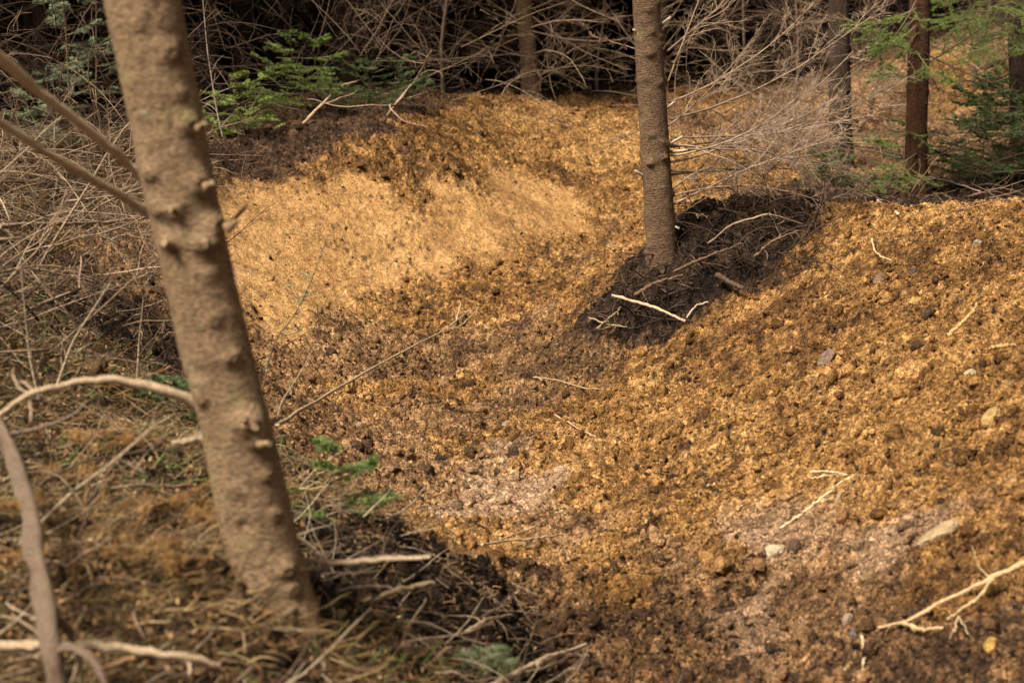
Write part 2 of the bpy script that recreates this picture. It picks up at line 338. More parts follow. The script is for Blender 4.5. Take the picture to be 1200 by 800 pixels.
# ------------------------------------------------------------------ ground sheet (finer where the photograph looks)
def ground():
    th = [0.0]
    a = 0
    while a < math.pi:
        a += .00085 if a < .30 else (.0016 if a < .40 else .06 if a > .7 else .012); th.append(min(a, math.pi))
    th = np.array(th); th = np.r_[-th[::-1], th[1:]][1:]      # closed ring: first = last dropped
    r = [.6]
    while r[-1] < 220:
        q = r[-1]
        r.append(q+(.25 if q < 3 else .03 if q < 3.5 else max(.010, q*.0016) if q < 10 else .024 if q < 15.5 else .08 if q < 22 else q*.07))
    r = np.array(r); T, R = np.meshgrid(th, r); x = (R*np.sin(T)).ravel(); y = (R*np.cos(T)).ravel()
    z, c, W = surface(x, y)
    nr, nth = T.shape
    i = np.arange(nr-1)[:, None]*nth+np.arange(nth)[None]; j = np.arange(nr-1)[:, None]*nth+(np.arange(nth)[None]+1) % nth
    Q = np.stack([i, i+nth, j+nth, j], -1).reshape(-1, 4)
    V = np.c_[x, y, z]
    V = np.r_[V, [[0, 0, float(H0(np.array([0.]), np.array([0.]))[0])]]]; c = np.r_[c, c[:1]]
    k = np.arange(nth); fan = np.c_[np.full(nth, len(V)-1), k, (k+1) % nth]
    al = np.clip(1.05-.72*W[:, 0], 0, 1); al = np.r_[al, 1.]; me = mk_mesh('ground', V, [Q, fan], np.c_[c, al])
    print('ground verts', len(V))
    return tag(link('ground', me, M_SOIL), 'orange and brown loose dirt of a banked forest bike trail', 'ground', kind='structure')
ground()
def zs(x, y): return surface(np.atleast_1d(np.asarray(x, float)), np.atleast_1d(np.asarray(y, float)))[0]
def near_pts(n, amax=.36, r0=3.3, r1=16, pw=1.0):
    """random points of the ground, denser near the viewpoint"""
    t = rng.uniform(-amax, amax, n); u = rng.random(n); r = (r0**-pw+(r1**-pw-r0**-pw)*u)**(-1/pw)
    return r*np.sin(t), r*np.cos(t), r

# ------------------------------------------------------------------ loose clods
def ico(sub=1):
    import bmesh
    bm = bmesh.new(); bmesh.ops.create_icosphere(bm, subdivisions=sub, radius=1)
    V = np.array([v.co[:] for v in bm.verts]); Fc = np.array([[v.index for v in f.verts] for f in bm.faces]); bm.free(); return V, Fc
IV1, IF1 = ico(1); IV2, IF2 = ico(2); IV3, IF3 = ico(3)
def clods(name, n, sel, smin, smax, label, seed, cmul=(.75, 1.25), fixed=None, big=False):
    r_ = np.random.default_rng(seed); x, y, r = near_pts(n, .33, 3.4, 15, .6)
    W = soilw(x, y); pr = sum(W[:, KIND.index(k)]*v for k, v in sel.items())*(.35+.65*(fbm(x*2, y*2, seed, 3) > 0)); ok = r_.random(n) < pr; x, y = x[ok], y[ok]; W = W[ok]; m = len(x)
    z, c, _ = surface(x, y)
    s = smin+(smax-smin)*r_.random(m)**3.0
    if fixed is not None: c = np.array(fixed)[r_.integers(0, len(fixed), m)]
    c = c*r_.uniform(*cmul, (m, 1))
    IV, IF = (IV2, IF2) if big else (IV1, IF1)
    V = IV[None]*(1+.24*r_.standard_normal((m, len(IV), 1)))*r_.uniform(.55, 1.1, (m, 1, 3))
    if big: V = V*(1+.3*vn(IV[:, 0]*1.7+r_.random((m, 1))*90, IV[:, 1]*1.7+IV[:, 2]*2, 3))[..., None]
    an = r_.random(m)*6.28; ca, sa = np.cos(an)[:, None], np.sin(an)[:, None]
    V = np.stack([V[:, :, 0]*ca-V[:, :, 1]*sa, V[:, :, 0]*sa+V[:, :, 1]*ca, V[:, :, 2]], -1)*s[:, None, None]
    V += np.stack([x, y, z+s*.25], -1)[:, None]
    Fc = IF[None]+(np.arange(m)*len(IV))[:, None, None]
    o = link(name, mk_mesh(name, V.reshape(-1, 3), Fc.reshape(-1, 3), np.repeat(c, len(IV), 0), True), M_CLOD)
    tag(o, label, 'soil', kind='stuff'); print(name, m)
clods('loose_soil', 210000, dict(orange=1, damp=1, pink=.6, topsoil=.8, tan=.08), .003, .011, 'loose crumbs of orange soil on the trail', 21)
clods('soil_clods', 16000, dict(orange=1, damp=1, pink=.5, topsoil=1, tan=.05, humus=.8, litter=.2), .008, .030, 'bigger clods of orange soil broken from the slopes', 23, (.8, 1.2), None, True)
clods('dark_soil_crumbs', 60000, dict(humus=1, topsoil=1, forest=.2, damp=.45, tan=.16, orange=.16, litter=.2), .003, .013, 'dark humus crumbs strewn over the dirt', 22, (.6, 1.3), [(.045,.03,.02),(.07,.045,.03),(.10,.06,.035)])
print('t')

# ------------------------------------------------------------------ branching
def walk(start, d, L, m, r_, wob=.08, droop=0.0):
    """curved paths: start (n,3), unit dir (n,3), length (n,)"""
    n = len(start); P = np.empty((n, m, 3)); P[:, 0] = start; cur = d.copy(); b = unit(r_.standard_normal((n, 3)))*wob
    for k in range(1, m):
        cur = unit(cur+b+r_.standard_normal((n, 3))*wob+np.array([0, 0, -droop])); P[:, k] = P[:, k-1]+cur*(L/(m-1))[:, None]
    return P
def side(P, R, per, ratio, ang, flat, r_, wob=.08, droop=0., tmin=.12, up=None, rr=.55):
    n, m, _ = P.shape; idx = np.repeat(np.arange(n), per); N = len(idx)
    t = tmin+(.97-tmin)*r_.random(N); f = t*(m-1); k = np.minimum(f.astype(int), m-2); g = (f-k)[:, None]
    s = P[idx, k]*(1-g)+P[idx, k+1]*g; T = unit(P[idx, k+1]-P[idx, k]); Lp = np.linalg.norm(np.diff(P, axis=1), axis=2).sum(1)[idx]
    upv = np.array([0, 0, 1.]) if up is None else up
    S = unit(np.cross(T, upv))*np.where(r_.random(N) < .5, 1, -1)[:, None]; S = unit(S*flat+(1-flat)*r_.standard_normal((N, 3)))
    a = ang*r_.uniform(.7, 1.25, N)[:, None]; d = unit(T*np.cos(a)+S*np.sin(a))
    L = Lp*ratio*r_.uniform(.5, 1.2, N)*(1.1-.75*t)
    Rp = (R[idx, k]*(1-g[:, 0])+R[idx, k+1]*g[:, 0]); Q = walk(s, d, L, m, r_, wob, droop)
    return Q, Rp[:, None]*rr*np.linspace(1, .35, m)[None]
def branch_batch(P, R, r_, spec, cols, sides=4):
    """P (n,m,3) main axes. spec: list of (per, ratio, angle, flat, wob, droop)"""
    B = Batch(); cA, cB = np.array(cols[0]), np.array(cols[1])
    for lv in range(len(spec)+1):
        n = len(P); c = cA+(cB-cA)*r_.random((n, 1)); c = c*r_.uniform(.75, 1.2, (n, 1))
        V, Fs, C = btubes(P, np.maximum(R, .0009), sides if lv == 0 else 3, c); B.add(V, Fs, C)
        if lv < len(spec):
            per, ratio, ang, flat, wob, droop = spec[lv]; P, R = side(P, R, per, ratio, ang, flat, r_, wob, droop)
    return B
def lerp_path(a, b, m, sag=0., r_=None, wob=.0):
    a = np.asarray(a, float); b = np.asarray(b, float); t = np.linspace(0, 1, m)[:, None]; P = a+(b-a)*t
    P[:, 2] += sag*4*(t[:, 0]*(1-t[:, 0]))
    if r_ is not None: P[1:-1] += np.cumsum(r_.standard_normal((m-2, 3)), 0)*wob*np.linalg.norm(b-a)/m
    return P
TAN = ((.36,.26,.17), (.22,.15,.095)); GREYT = ((.15,.10,.07), (.08,.055,.038)); PINKT = ((.27,.175,.115), (.14,.09,.058)); DARKT = ((.08,.052,.035), (.04,.026,.018))

# ------------------------------------------------------------------ trunks
def trunk(name, path, radii, mat, parent, knobs=(), sides=64, m=260, amp=.02, seed=0, flare=.0):
    """tapered trunk through world points with knots pushed out of its bark"""
    path = np.asarray(path, float); t0 = np.linspace(0, 1, len(path)); t = np.linspace(0, 1, m)
    P = np.stack([np.interp(t, t0, path[:, k]) for k in range(3)], -1)
    for _ in range(int(m/12)): P[1:-1] = (P[:-2]+2*P[1:-1]+P[2:])/4
    R = np.interp(t, t0, radii)
    T = unit(np.gradient(P, axis=0)); X = unit(np.cross(T, np.array([0, 1., 0]))); Y = np.cross(X, T)
    a = np.arange(sides)*2*math.pi/sides
    Ag, Zg = np.meshgrid(a, np.arange(m)); arc = np.r_[0, np.cumsum(np.linalg.norm(np.diff(P, axis=0), axis=1))]
    s = arc[:, None]*np.ones(sides)
    ux = np.cos(Ag)*R[:, None]; uy = np.sin(Ag)*R[:, None]
    nz = fbm((ux*9+3)+s*5, uy*9+s*6, 40+seed, 4)*.5+fbm(Ag/6.283*40*0+ux*60+s*13, uy*60+s*70, 44+seed, 3)*.5
    rad = R[:, None]*(1+amp*2.2*nz+.02*vn(s*4, ux*4, 7))
    rad = rad*(1+flare*np.exp(-s/.10)*(1+.35*np.cos(Ag*3+1)))
    for (kp, kr, kh) in knobs:                          # kp = world point near the bark
        kp = np.asarray(kp, float); i = int(np.argmin(((P-kp)**2).sum(1))); d = unit((kp-P[i])[None])[0]; ka = math.atan2(d@Y[i], d@X[i])
        da = (Ag-ka+math.pi) % (2*math.pi)-math.pi; dd = ((da*R[i])**2+((s-arc[i])*1.15)**2)/(kr*kr)
        rad = rad+kh*np.exp(-dd)-kh*.45*np.exp(-((da*R[i])**2+((s-arc[i]+kr*.1))**2)/(kr*.32)**2)
    V = P[:, None]+rad[:, :, None]*(np.cos(Ag)[:, :, None]*X[:, None]+np.sin(Ag)[:, :, None]*Y[:, None])
    i = np.arange(m-1)[:, None]*sides+np.arange(sides)[None]; j = np.arange(m-1)[:, None]*sides+(np.arange(sides)[None]+1) % sides
    Q = np.stack([i, j, j+sides, i+sides], -1).reshape(-1, 4)
    org = np.array(parent.location) if parent else np.zeros(3)
    me = mk_mesh(name, V.reshape(-1, 3)-org, Q)
    return link(name, me, mat, parent), P, R
def local(B, name, mat, parent, smooth_=True):
    org = np.array(parent.location); B.V = [v-org for v in B.V]
    return link(name, B.mesh(name, smooth_), mat, parent)
def knob_list(P0s, fn, rmin, rmax, hmin, hmax, r_): return [(p, r_.uniform(rmin, rmax), r_.uniform(hmin, hmax)) for p in P0s]

# foreground spruce trunk, leaning left
YF = float(g1(325, 712)[1]); print('YF', YF)
r_ = np.random.default_rng(3)
base = g1(325, 708)
tree1 = empty('spruce_tree', tuple(base), 'bare leaning spruce trunk in the near left foreground with knotty brown bark', 'tree')
axis_px = [(330,745,46),(322,700,45),(300,610,45),(277,500,43),(250,400,42),(228,300,41),(206,200,42),(187,100,43),(167,0,44),(120,-230,42),(60,-520,38)]
pth = [P3(px, py, YF-(.0 if py > 0 else 0)) for px, py, _ in axis_px]; rr = [w_/F*YF*1.0 for *_, w_ in axis_px]
K = [(205,60,.022,.008),(238,145,.024,.012),(180,165,.018,.004),(275,262,.025,.020),(247,215,.03,.012),(202,245,.022,.012),(262,288,.018,.010),(195,285,.02,.014),(240,285,.022,.016),(260,318,.012,.004),(232,325,.03,.006),(275,420,.018,.010),(240,420,.02,.006),(298,500,.03,.022),(312,520,.018,.014),(285,490,.02,.012),(322,560,.014,.008),(270,575,.02,.006),(285,620,.016,-.008),(333,605,.014,.006),(305,690,.026,.012),(337,668,.02,.018),(348,690,.016,.010),(220,110,.014,.004),(160,30,.014,.006),(252,375,.016,.006),(225,455,.016,.008),(228,470,.016,.010),(175,245,.022,.010),(170,205,.018,.010)]
kn = []; stubs = []
for px, py, kr, kh in K:
    kn.append((P3(px, py, YF-.078), kr*1.05, kh*1.35))
    if kh >= .012 and len(stubs) < 9: stubs.append((P3(px, py, YF-.078-.012), kh))
_, TP, TR = trunk('trunk', pth, rr, M_BARK1, tree1, kn, 128, 620, .022, 1, .30)
# its dead side branches, reaching left
for (pp, r0, r1, sub) in [
  ([(172,212,4.05),(120,165,3.95),(60,120,3.85),(0,68,3.72),(-60,20,3.6)], .0105, .012, 0),
  ([(176,250,4.05),(110,212,3.92),(55,180,3.8),(0,143,3.7),(-60,100,3.6)], .010, .0085, 0),
  ([(232,472,4.02),(195,457,3.98),(150,447,3.95),(105,443,3.9),(60,455,3.85),(30,462,3.8),(-20,500,3.75)], .012, .0045, 1),
  ([(238,512,4.03),(215,518,4.0),(200,520,3.98)], .009, .007, 0),
  ([(352,655,4.0),(400,660,3.97),(450,655,3.93),(505,652,3.9)], .0075, .0045, 0),
  ([(225,640,4.0),(262,660,4.02),(300,668,4.05)][::-1], .011, .008, 0)]:
    Pw = np.array([P3(*q) for q in pp]); t0 = np.linspace(0, 1, len(Pw)); t = np.linspace(0, 1, 24); Pp = np.stack([np.interp(t, t0, Pw[:, k]) for k in range(3)], -1)
    for _ in range(3): Pp[1:-1] = (Pp[:-2]+2*Pp[1:-1]+Pp[2:])/4
    Pp[1:-1] += r_.standard_normal((22, 3))*.0012
    bc = (.66,.49,.31) if pp[0][1] in (212, 250) else (.50,.36,.21)
    R = np.linspace(r0, r1, 24)*(1+.07*r_.standard_normal(24)); R[0] *= 1.5; R[1] *= 1.2
    B = Batch(); V, Fs, C = btubes(Pp[None], R[None], 8, np.array([bc])); B.add(V, [Fs[0]], C)
    if sub:
        Q, RQ = side(Pp[None, 14:], R[None, 14:], 7, .5, 1.0, .3, r_, .12, .02); B.add(*btubes(Q, RQ*1.0, 4, np.tile([[.33,.25,.15]], (len(Q), 1))))
    Qn, Rn = side(Pp[None], R[None], 5, .035, 1.1, .3, r_, .1); B.add(*btubes(Qn, np.maximum(Rn, .002), 4, np.tile([[.4,.3,.2]], (len(Qn), 1))))
    local(B, 'branch', M_PALELIMB, tree1)
for p_, kh in stubs:
    c_ = TP[int(np.argmin(((TP-p_)**2).sum(1)))]; d_ = unit((p_-c_)[None])[0]; d_ = unit((d_+np.array([0, 0, .35])+r_.normal(0, .2, 3))[None])[0]; L_ = r_.uniform(.004, .013)
    B = Batch(); e_ = lerp_path(p_-d_*.02, p_+d_*L_, 5, 0, r_, .1); V, Fs, C = btubes(e_[None], np.array([[.013, .010, .008, .0075, .0068]])*r_.uniform(.7, 1.1), 8, np.array([[.24, .155, .085]])); B.add(V, [Fs[0]], C); B.add(V[-8:], np.arange(8)[None], np.array([[.30, .21, .12]])); local(B, 'stub', M_TWIG, tree1)
# snags on the right of the trunk
for px, py, ex, ey in [(270,262,290,240),(345,668,372,655),(318,497,330,488)]:
    a = P3(px, py, 4.0); b = P3(ex, ey, 3.95); B = Batch(); B.add(*btubes(lerp_path(a, b, 5)[None], np.array([[.007,.006,.005,.004,.003]]), 4, np.array([[.38,.28,.17]]))); local(B, 'stub', M_TWIG, tree1)

def aimed(tree, a, b, r0, spec, cols, r_, sag=0., wob=.5, m=12, r1=.0016, name='branch', mat=None):
    P = lerp_path(a, b, m, sag, r_, wob*.06)[None]; R = np.linspace(r0, r1, m)[None]
    return local(branch_batch(P, R, r_, spec, cols, 5), name, mat or M_TWIG, tree)
def std_tree(px, py, Y, axis, mat, label, seed, kn=14, zb=None, group=None, sides=40, m=300, flare=.18):
    r_ = np.random.default_rng(seed); b = g1(px, py) if zb is None else P3(px, py, Y)
    t = empty('spruce_tree', tuple(b), label, 'tree', group)
    pth = [P3(x, y, Y) for x, y, _ in axis]; rr = [q/F*Y for *_, q in axis]; ks = []
    for _ in range(kn):
        u = r_.random(); q = r_.random()*(len(pth)-3)+0; i = int(q); c = pth[i]*(1-q+i)+pth[i+1]*(q-i); an = r_.uniform(math.pi*.95, math.pi*2.05); rad = rr[i]
        ks.append((c+np.array([math.cos(an), math.sin(an), 0])*rad, r_.uniform(.010, .02), r_.uniform(.006, .016)))
    trunk('trunk', pth, rr, mat, t, ks, sides, m, .03, seed, flare*1.7)
    return t, r_
# middle spruce
MY = float(g1(775, 325)[1])
YM = float(g1(775, 312)[1])+.02; print('YM', YM)
tree2, r2 = std_tree(775, 318, YM, [(778,345,20),(776,310,18.5),(773,250,17.5),(768,180,17),(763,100,16.2),(757,0,15.8),(745,-180,15),(720,-500,13)], M_BARK2, 'straight knotty spruce trunk standing in the dark mound at the middle', 7, 34, zb=1)
PALET = ((.42,.30,.21),(.25,.17,.115))
SP3 = [(11,.42,.75,.75,.05,.0),(6,.42,.7,.6,.07,.0),(3,.45,.7,.5,.08,.0)]
SP3b = [(15,.5,.6,.55,.06,-.01),(9,.45,.6,.5,.08,.0),(4,.45,.7,.4,.08,.0)]
for (sx, sy, ex, ey, dy, r0, sag, c) in [
  (785,225,835,195,-.1,.006,.02,TAN),(787,178,1062,92,.3,.0075,-.05,TAN),(786,190,1000,60,.5,.007,-.1,PALET),(783,120,965,-10,.3,.006,-.06,TAN),
  (786,170,990,195,.1,.0065,.02,PALET),(788,240,985,160,-.2,.006,.02,PALET),(783,95,830,-30,.1,.005,0,TAN),(784,205,1010,215,.5,.006,.05,PINKT),
  (787,230,960,235,-.3,.005,.06,PINKT),(785,140,1020,20,.7,.0065,-.08,PALET),(782,60,900,-60,.4,.006,-.03,PALET),(786,182,940,110,-.4,.006,-.06,PALET),
  (786,258,880,200,.2,.004,0,TAN),(780,150,900,20,-.3,.005,-.04,TAN),(786,160,1040,130,.2,.006,-.04,PALET),(786,172,1000,110,.6,.006,-.06,PINKT),(786,200,960,180,.4,.006,-.03,PALET),
  (752,60,690,40,.1,.004,.0,PINKT),(755,150,700,178,.1,.003,.0,PINKT)]:
    aimed(tree2, P3(sx, sy, YM), P3(ex, ey, YM+dy), r0, SP3b if (ex > 920) else SP3, c, r2, sag)
for (sx, sy, ex, ey) in [(750,40,742,35),(778,130,792,118),(782,170,800,160),(784,178,806,176),(757,208,744,200),(784,262,796,268),(774,30,786,20)]:
    B = Batch(); B.add(*btubes(lerp_path(P3(sx, sy, YM), P3(ex, ey, YM-.04), 4)[None], np.array([[.008,.007,.006,.006]]), 4, np.array([[.42,.34,.25]]))); local(B, 'stub', M_TWIG, tree2)
# spruce on the far berm crest
YC = float(g1(622, 114)[1])
tree3, r3 = std_tree(622, 112, YC, [(624,125,13),(622,110,11),(621,90,10),(618,50,10),(613,0,10),(600,-120,9),(580,-420,7)], M_BARK2, 'slim spruce trunk rising from the crest of the far berm', 9, 14, zb=1, sides=24)
SPc = [(8,.45,.8,.5,.05,.0),(5,.45,.8,.4,.07,.0)]
for k in range(40):
    py = r3.uniform(-90, 95); sx = np.interp(py, [-120,110], [600,622]); sgn = 1 if r3.random() < .6 else -1
    ln = r3.uniform(50, 165); an = r3.uniform(-.7, .75); aimed(tree3, P3(sx, py, YC), P3(sx+sgn*ln*math.cos(an), min(py-ln*math.sin(an), 118), YC+r3.uniform(-.9, .9)), r3.uniform(.004, .008), SPc, TAN if r3.random() < .5 else PINKT, r3, r3.uniform(-.1, .1))
# reddish spruce at right
YR = float(g1(1072, 231)[1]); print('YR', YR, 'YC', YC)
tree4, r4 = std_tree(1072, 230, YR, [(1073,245,15),(1073,225,14),(1074,150,12.5),(1076,80,12.5),(1078,0,12),(1080,-160,11.5),(1082,-480,9)], M_BARK3, 'reddish brown spruce trunk at the right behind the dirt slope', 12, 10, zb=1, sides=32)
# two darker trunks
YD = float(g1(985, 200)[1]); print('YD', YD)
tree5, r5 = std_tree(985, 200, YD, [(988,215,15),(986,190,14),(984,100,12.5),(983,0,12),(983,-150,12),(984,-460,9)], M_BARK4, 'dark spruce trunk half hidden behind the fan of dead twigs', 14, 10, zb=1, sides=24)
tree6, r6 = std_tree(1196, 130, 12.8, [(1200,215,15),(1198,180,14),(1196,100,13),(1193,0,12.5),(1190,-150,12),(1186,-460,9)], M_BARK4, 'dark spruce trunk at the far right edge among green boughs', 15, 8, zb=1, sides=24)
for (t, rr_, Y, x0, rng_, nb) in [(tree4, r4, YR, 1074, (20,220), 9), (tree5, r5, YD, 984, (-30,200), 16), (tree6, r6, 12.8, 1194, (-20,200), 12)]:
    for k in range(nb):
        py = rr_.uniform(*rng_); sgn = rr_.choice([-1, 1]); ln = rr_.uniform(40, 120); an = rr_.uniform(-.5, .7)
        aimed(t, P3(x0, py, Y), P3(x0+sgn*ln*math.cos(an), min(py-ln*math.sin(an), 225), Y+rr_.uniform(-.7, .5)), .005, SPc, GREYT if k % 2 else DARKT, rr_, 0)

# ------------------------------------------------------------------ conifer foliage
def needles(P, r_, per, nl, nw, colr, rad=1.0):
    """needles round shoot axes P (n,m,3)"""
    n, m, _ = P.shape; idx = np.repeat(np.arange(n), per); N = len(idx); f = r_.random(N)*(m-1.001); k = f.astype(int); g = (f-k)[:, None]
    s = P[idx, k]*(1-g)+P[idx, k+1]*g; T = unit(P[idx, k+1]-P[idx, k]); q = r_.standard_normal((N, 3)); q[:, 2] = q[:, 2]*.45+.15; q -= (q*T).sum(1, keepdims=True)*T; q = unit(q)
    d = unit(T*.9+q); wv = unit(np.cross(d, r_.standard_normal((N, 3)))); L = nl*r_.uniform(.7, 1.2, (N, 1))
    V = np.stack([s-wv*nw/2, s+wv*nw/2, s+d*L+wv*nw*.2, s+d*L-wv*nw*.2], 1).reshape(-1, 3)
    Q = np.arange(N*4).reshape(-1, 4); c = colr[idx]*r_.uniform(.7, 1.3, (N, 1))
    return V, Q, np.repeat(c, 4, 0)
def bough(P, R, r_, cols, per1=12, per2=4, dens=80, nl=.013, nw=.0013, ratio=.48):
    B = Batch(); B.add(*btubes(P, R, 4, np.tile([[.13,.09,.05]], (len(P), 1))))
    Q1, R1 = side(P, R, per1, ratio, .85, .92, r_, .03, .015); Q2, R2 = side(Q1, R1, per2, .42, .75, .92, r_, .03, .01)
    B.add(*btubes(Q1, R1, 3, np.tile([[.13,.09,.05]], (len(Q1), 1)))); B.add(*btubes(Q2, np.maximum(R2, .0007), 3, np.tile([[.12,.10,.04]], (len(Q2), 1))))
    ca, cb = np.array(cols[0]), np.array(cols[1])
    for Q in (P, Q1, Q2):
        c = ca+(cb-ca)*r_.random((len(Q), 1)); B.add(*needles(Q, r_, int(dens*(1.6 if Q is Q1 else 1)), nl, nw, c))
    return B
GRN = ((.07,.11,.018), (.16,.21,.035)); DGRN = ((.035,.055,.014), (.07,.095,.02)); BGRN = ((.12,.15,.08), (.22,.25,.13))
def add_bough(tree, a, b, cols, r_, sag=-.03, **k):
    P = lerp_path(a, b, 10, sag, r_, .01)[None]; R = np.linspace(.005, .0012, 10)[None]; return local(bough(P, R, r_, cols, **k), 'bough', M_NEEDLE, tree)
# green boughs of the reddish spruce and its neighbour
for (a, b) in [((1072,60,11.4),(1000,20,11.0)),((1072,90,11.4),(1035,75,10.8)),((1074,30,11.4),(1020,60,11.2)),((1072,150,11.5),(1020,165,11.0)),((1074,10,11.4),(985,30,11.6)),((1074,20,11.4),(1005,70,11.7)),((1074,0,11.4),(1040,50,10.9)),((1074,40,11.4),(1025,85,11.5)),((1074,180,11.4),(990,215,11.2)),((1074,190,11.4),(1020,222,10.9)),((1074,60,11.4),(1110,95,11.0))]:
    add_bough(tree4, P3(*a), P3(*b), GRN, r4)
for (a, b) in [((1194,0,12.8),(1110,40,12.0)),((1194,20,12.8),(1120,62,12.0)),((1194,-30,12.8),(1140,10,11.6)),((1194,30,12.8),(1150,75,11.8)),((1194,10,12.8),(1215,60,11.8)),((1194,-20,12.8),(1105,5,12.2)),
               ((1194,90,12.8),(1165,150,12.2)),((1194,130,12.8),(1150,180,12.0)),((1194,120,12.8),(1205,190,11.8)),((1194,-10,12.8),(1125,25,11.4)),((1194,5,12.8),(1100,48,12.6)),((1194,25,12.8),(1135,85,12.4)),((1194,-25,12.8),(1160,30,11.3)),((1194,15,12.8),(1170,70,11.2)),((1194,60,12.8),(1140,110,12.6)),((1194,160,12.8),(1120,200,12.2)),((1194,170,12.8),(1150,215,11.8)),((1194,110,12.8),(1125,150,12.8))]:
    add_bough(tree6, P3(*a), P3(*b), GRN if b[1] < 100 else DGRN, r6, .03)

def sapling(px, py, h, label, cols, seed, lean=(0, 0), wid=.45, nb=16, group=None, base=None, dens=55):
    r_ = np.random.default_rng(seed); b = g1(px, py) if base is None else np.array(base)
    t = empty('spruce_sapling', tuple(b), label, 'sapling', group)
    top = b+np.array([lean[0], lean[1], h]); Ps = lerp_path(b-np.array([0, 0, .03]), top, 10, 0, r_, .02); B = Batch(); B.add(*btubes(Ps[None], np.linspace(.009, .003, 10)[None]*max(h, .4), 5, np.array([[.13,.09,.05]])))
    local(B, 'stem', M_TWIG, t)
    BB = Batch()
    for k in range(nb):
        u = .08+.9*(k+r_.random())/nb; f = u*9; i = min(int(f), 8); s = Ps[i]*(1-f+i)+Ps[i+1]*(f-i); an = r_.random()*6.28; L = wid*(1.08-u*.85)*r_.uniform(.7, 1.2)
        e = s+np.array([math.cos(an)*L, math.sin(an)*L, L*r_.uniform(-.05, .45)]); P = lerp_path(s, e, 8, -.04*L, r_, .01)[None]
        b2 = bough(P, np.linspace(.004, .001, 8)[None], r_, cols, 9, 3, int(dens*1.5), .014, .0013, .55)
        off = BB.n
        for f_ in b2.F.values():
            for q in f_: BB.F.setdefault(q.shape[1], []).append(q+off)
        BB.V += b2.V; BB.C += b2.C; BB.n += b2.n
    local(BB, 'foliage', M_NEEDLE, t); return t
sapling(355, 140, .55, 'dark green spruce sapling behind the brown soil left of the far berm', GRN, 51, (0,.1), .55, 26)
sapling(290, 165, .40, 'bright tipped low spruce sapling beside the leaning trunk', ((.08,.13,.02),(.26,.30,.05)), 52, (-.1,0), .38, 18)
sapling(425, 135, .38, 'small spruce sapling at the foot of the dead thicket', DGRN, 53, (.1,0), .5, 18)
sapling(85, 185, .95, 'pale bluish green spruce sapling at the top left corner', BGRN, 54, (0,0), .42, 18)
sapling(110, 170, .8, 'grey green spruce sapling half behind the leaning trunk', ((.04,.06,.018),(.09,.11,.035)), 55, (.05,0), .4, 14)
sapling(375, 606, .22, 'tiny bright green spruce seedling right of the leaning trunk base', ((.05,.09,.02),(.16,.20,.04)), 56, (.05,0), .24, 8, dens=34)
sapling(215, 505, .16, 'little dark green spruce seedling left of the leaning trunk', DGRN, 57, (-.03,0), .2, 12)
sapling(985, 226, .25, 'low green seedling on the dark soil left of the reddish trunk', DGRN, 58, (-.1,0), .4, 16)
sapling(1150, 222, .7, 'dark green spruce sapling right of the reddish trunk', DGRN, 59, (0,0), .6, 40)
sapling(1195, 215, .6, 'dark spruce sapling cut by the right edge', DGRN, 60, (0,.1), .5, 24)
sapling(560, 800, .07, 'flat grey green sprig on the dark bank at the bottom', ((.12,.14,.06),(.20,.21,.10)), 61, (0,0), .17, 7, dens=30)
# thin leaning seedling stem in front of the tan berm
def shoot(name, pts_, r0, label, cat, leafy, cols, seed):
    r_ = np.random.default_rng(seed); b = pts_[0]; t = empty(name, tuple(b), label, cat); P = np.array(pts_); tt = np.linspace(0, 1, 16)
    Pp = np.stack([np.interp(tt, np.linspace(0, 1, len(P)), P[:, k]) for k in range(3)], -1); Pp[1:-1] = (Pp[:-2]+2*Pp[1:-1]+Pp[2:])/4
    B = Batch(); R = np.linspace(r0, r0*.35, 16)[None]; B.add(*btubes(Pp[None], R, 5, np.array([cols[2]]))); Q, RQ = side(Pp[None], R, 7, .3, .8, .3, r_, .08, 0); B.add(*btubes(Q, RQ, 3, np.tile([cols[2]], (len(Q), 1)))); local(B, 'stem', M_TWIG, t)
    if leafy:
        BB = Batch(); cc = np.array(cols[0])+(np.array(cols[1])-np.array(cols[0]))*r_.random((len(Q), 1)); BB.add(*needles(Q, r_, 45, .013, .0024, cc)); BB.add(*needles(Pp[None, 9:], r_, 90, .012, .0024, np.array([cols[0]]))); local(BB, 'foliage', M_NEEDLE, t)
    return t
g = g1(305, 470); Yg = g[1]
shoot('seedling', [g, P3(320,400,Yg), P3(345,370,Yg), P3(365,330,Yg), P3(385,275,Yg)], .0035, 'thin leafy seedling leaning across the smooth tan berm', 'seedling', True, ((.14,.19,.09),(.22,.24,.11),(.15,.10,.06)), 71)
g = g1(322, 500); Yg = g[1]
shoot('bare_shoot', [g, P3(330,470,Yg), P3(350,440,Yg), P3(372,400,Yg)], .003, 'pale forked bare shoot just right of the leaning trunk', 'shoot', False, (None, None, (.36,.28,.2)), 72)
g = g1(262, 165)
shoot('bare_shoot', [g, P3(254,130,g[1]), P3(243,60,g[1]), P3(236,-20,g[1])], .006, 'tall thin pale stem rising beside the leaning trunk at the top', 'shoot', False, (None, None, (.34,.26,.2)), 73)

